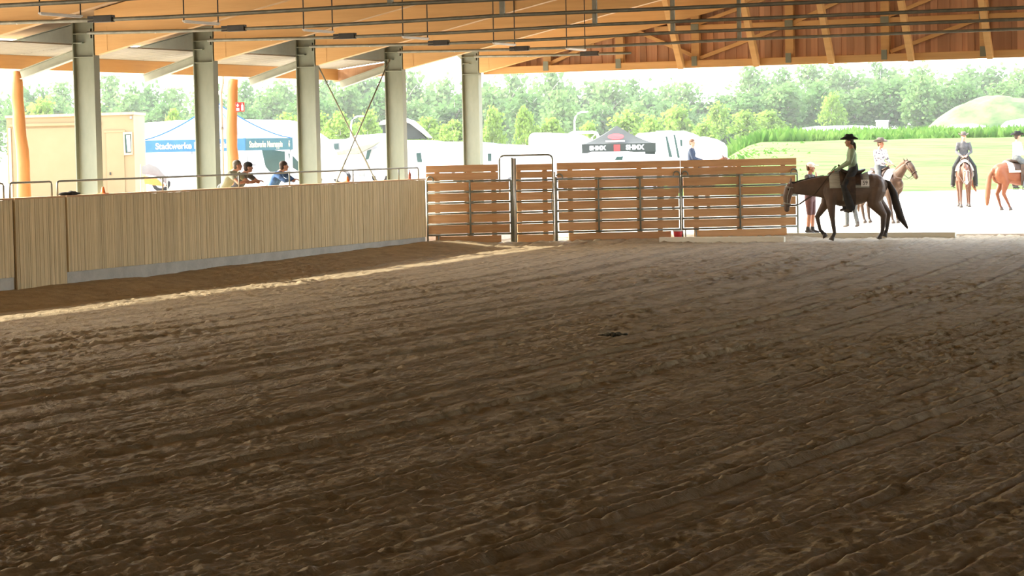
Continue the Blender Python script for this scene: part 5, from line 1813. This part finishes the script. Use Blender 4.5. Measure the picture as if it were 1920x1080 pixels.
for (px, top, D, w) in ((925, 197, 205, 24), (985, 200, 200, 20), (1030, 222, 200, 32), (1105, 225, 200, 24), (1180, 205, 215, 40), (1270, 195, 220, 40), (1225, 215, 205, 30), (640, 210, 195, 34), (690, 205, 205, 26),
                        (600, 205, 205, 26), (800, 220, 205, 40), (850, 225, 200, 30), (325, 205, 200, 26), (545, 210, 200, 34), (1345, 190, 225, 26), (1395, 205, 215, 30), (1560, 172, 235, 26), (170, 190, 210, 36), (80, 180, 215, 40),
                        (1440, 205, 220, 34), (1320, 225, 200, 30)):
    tree(px, top, D, w, 'c', RND.randint(0, 1), 3)

# wild growth along the top of the grass bank: uncountable
def weeds(name, label, n, px0, px1, d0, d1, hmin, hmax, seed, m):
    rr = np.random.RandomState(seed)
    px = px0 + (px1 - px0) * (rr.rand(n) if d0 > 140 else rr.beta(1.3, 2.6, n))
    d = rr.uniform(d0, d1, n) + (px - px0) / (px1 - px0) * (0 if d0 > 140 else 8)
    l = d * (px - 960) / F_PX
    X, Y = -SY * d + CY * l, CY * d + SY * l
    Z = terrain(X, Y) - 0.05
    hgt = hmin + (hmax - hmin) * rr.rand(n) * (0.5 + 0.7 * vnoise(X * 0.25, Y * 0.25, seed))
    a = rr.uniform(0, math.pi, n)
    w = 0.06 + 0.13 * rr.rand(n)
    lx, ly = rr.normal(0, 0.28, n), rr.normal(0, 0.28, n)
    dx, dy = np.cos(a) * w, np.sin(a) * w
    v = np.stack([np.stack([X - dx * 0.4, Y - dy * 0.4, Z], -1), np.stack([X + dx * 0.4, Y + dy * 0.4, Z], -1), np.stack([X + dx + lx * 0.6, Y + dy + ly * 0.6, Z + hgt * 0.6], -1),
                  np.stack([X + lx, Y + ly, Z + hgt], -1), np.stack([X - dx + lx * 0.6, Y - dy + ly * 0.6, Z + hgt * 0.6], -1)], 1).reshape(-1, 3)
    me = bpy.data.meshes.new(name)
    me.from_pydata(v.tolist(), [], [tuple(5 * k + j for j in range(5)) for k in range(n)])
    me.materials.append(m)
    o = bpy.data.objects.new(name, me)
    COL.objects.link(o)
    o['kind'] = 'stuff'
    return tag(o, label, 'weeds')


weeds('tall_weeds', 'tall green weeds along the crest of the grass bank', 16000, 1330, 2080, 150, 172, 0.2, 1.15, 4, M['weed'])
weeds('tall_weeds', 'pale weeds and flowers on the bank right of the white vehicles', 3000, 1290, 1530, 114, 141, 0.10, 0.42, 5, M['weed'])
# grassy mound at the right
g = BG('grassy_mound', 'pale grassy earth mound rising at the right before the wood', 'mound', 1870, 225)
zt_ = g.q(1850, 180)[1]
nu, nv = 60, 40
U, W_ = np.meshgrid(np.linspace(-1, 1, nu), np.linspace(-1, 1, nv), indexing='ij')
hx, hy = 6.6, 6.0
base = np.clip(1 - U ** 2 * 0.9 - W_ ** 2, 0, 1) ** 0.75
nz = vnoise(U * 5 + 9, W_ * 5 + 4, 7) * 0.25 + vnoise(U * 13, W_ * 13, 8) * 0.08
o = grid_object('mound_body', U * hx, W_ * hy, base * (zt_ * 0.88 + nz * zt_ * 0.6 * base) + 0.02 - 0.3 * (base <= 0), M['mound'], g.t)

# ------------------------------------------------------------------ thin sunlit haze over the camp and the wood
hm = bpy.data.materials.new('haze')
hm.use_nodes = True
hm.node_tree.nodes.clear()
ho = hm.node_tree.nodes.new('ShaderNodeOutputMaterial')
hv = hm.node_tree.nodes.new('ShaderNodeVolumeScatter')
hv.inputs['Density'].default_value = HAZE
hv.inputs['Color'].default_value = (1, 1, 1, 1)
hv.inputs['Anisotropy'].default_value = 0.0
hm.node_tree.links.new(hv.outputs[0], ho.inputs['Volume'])
hz = at(960, 273, 230)
o = MB().box((0, 0, 0), (260, 270, 40)).build('haze', hm, loc=(hz.x, hz.y, 18.0), rz=YAW)
o['kind'] = 'stuff'
tag(o, 'thin bright haze over the camp and the wood', 'haze')
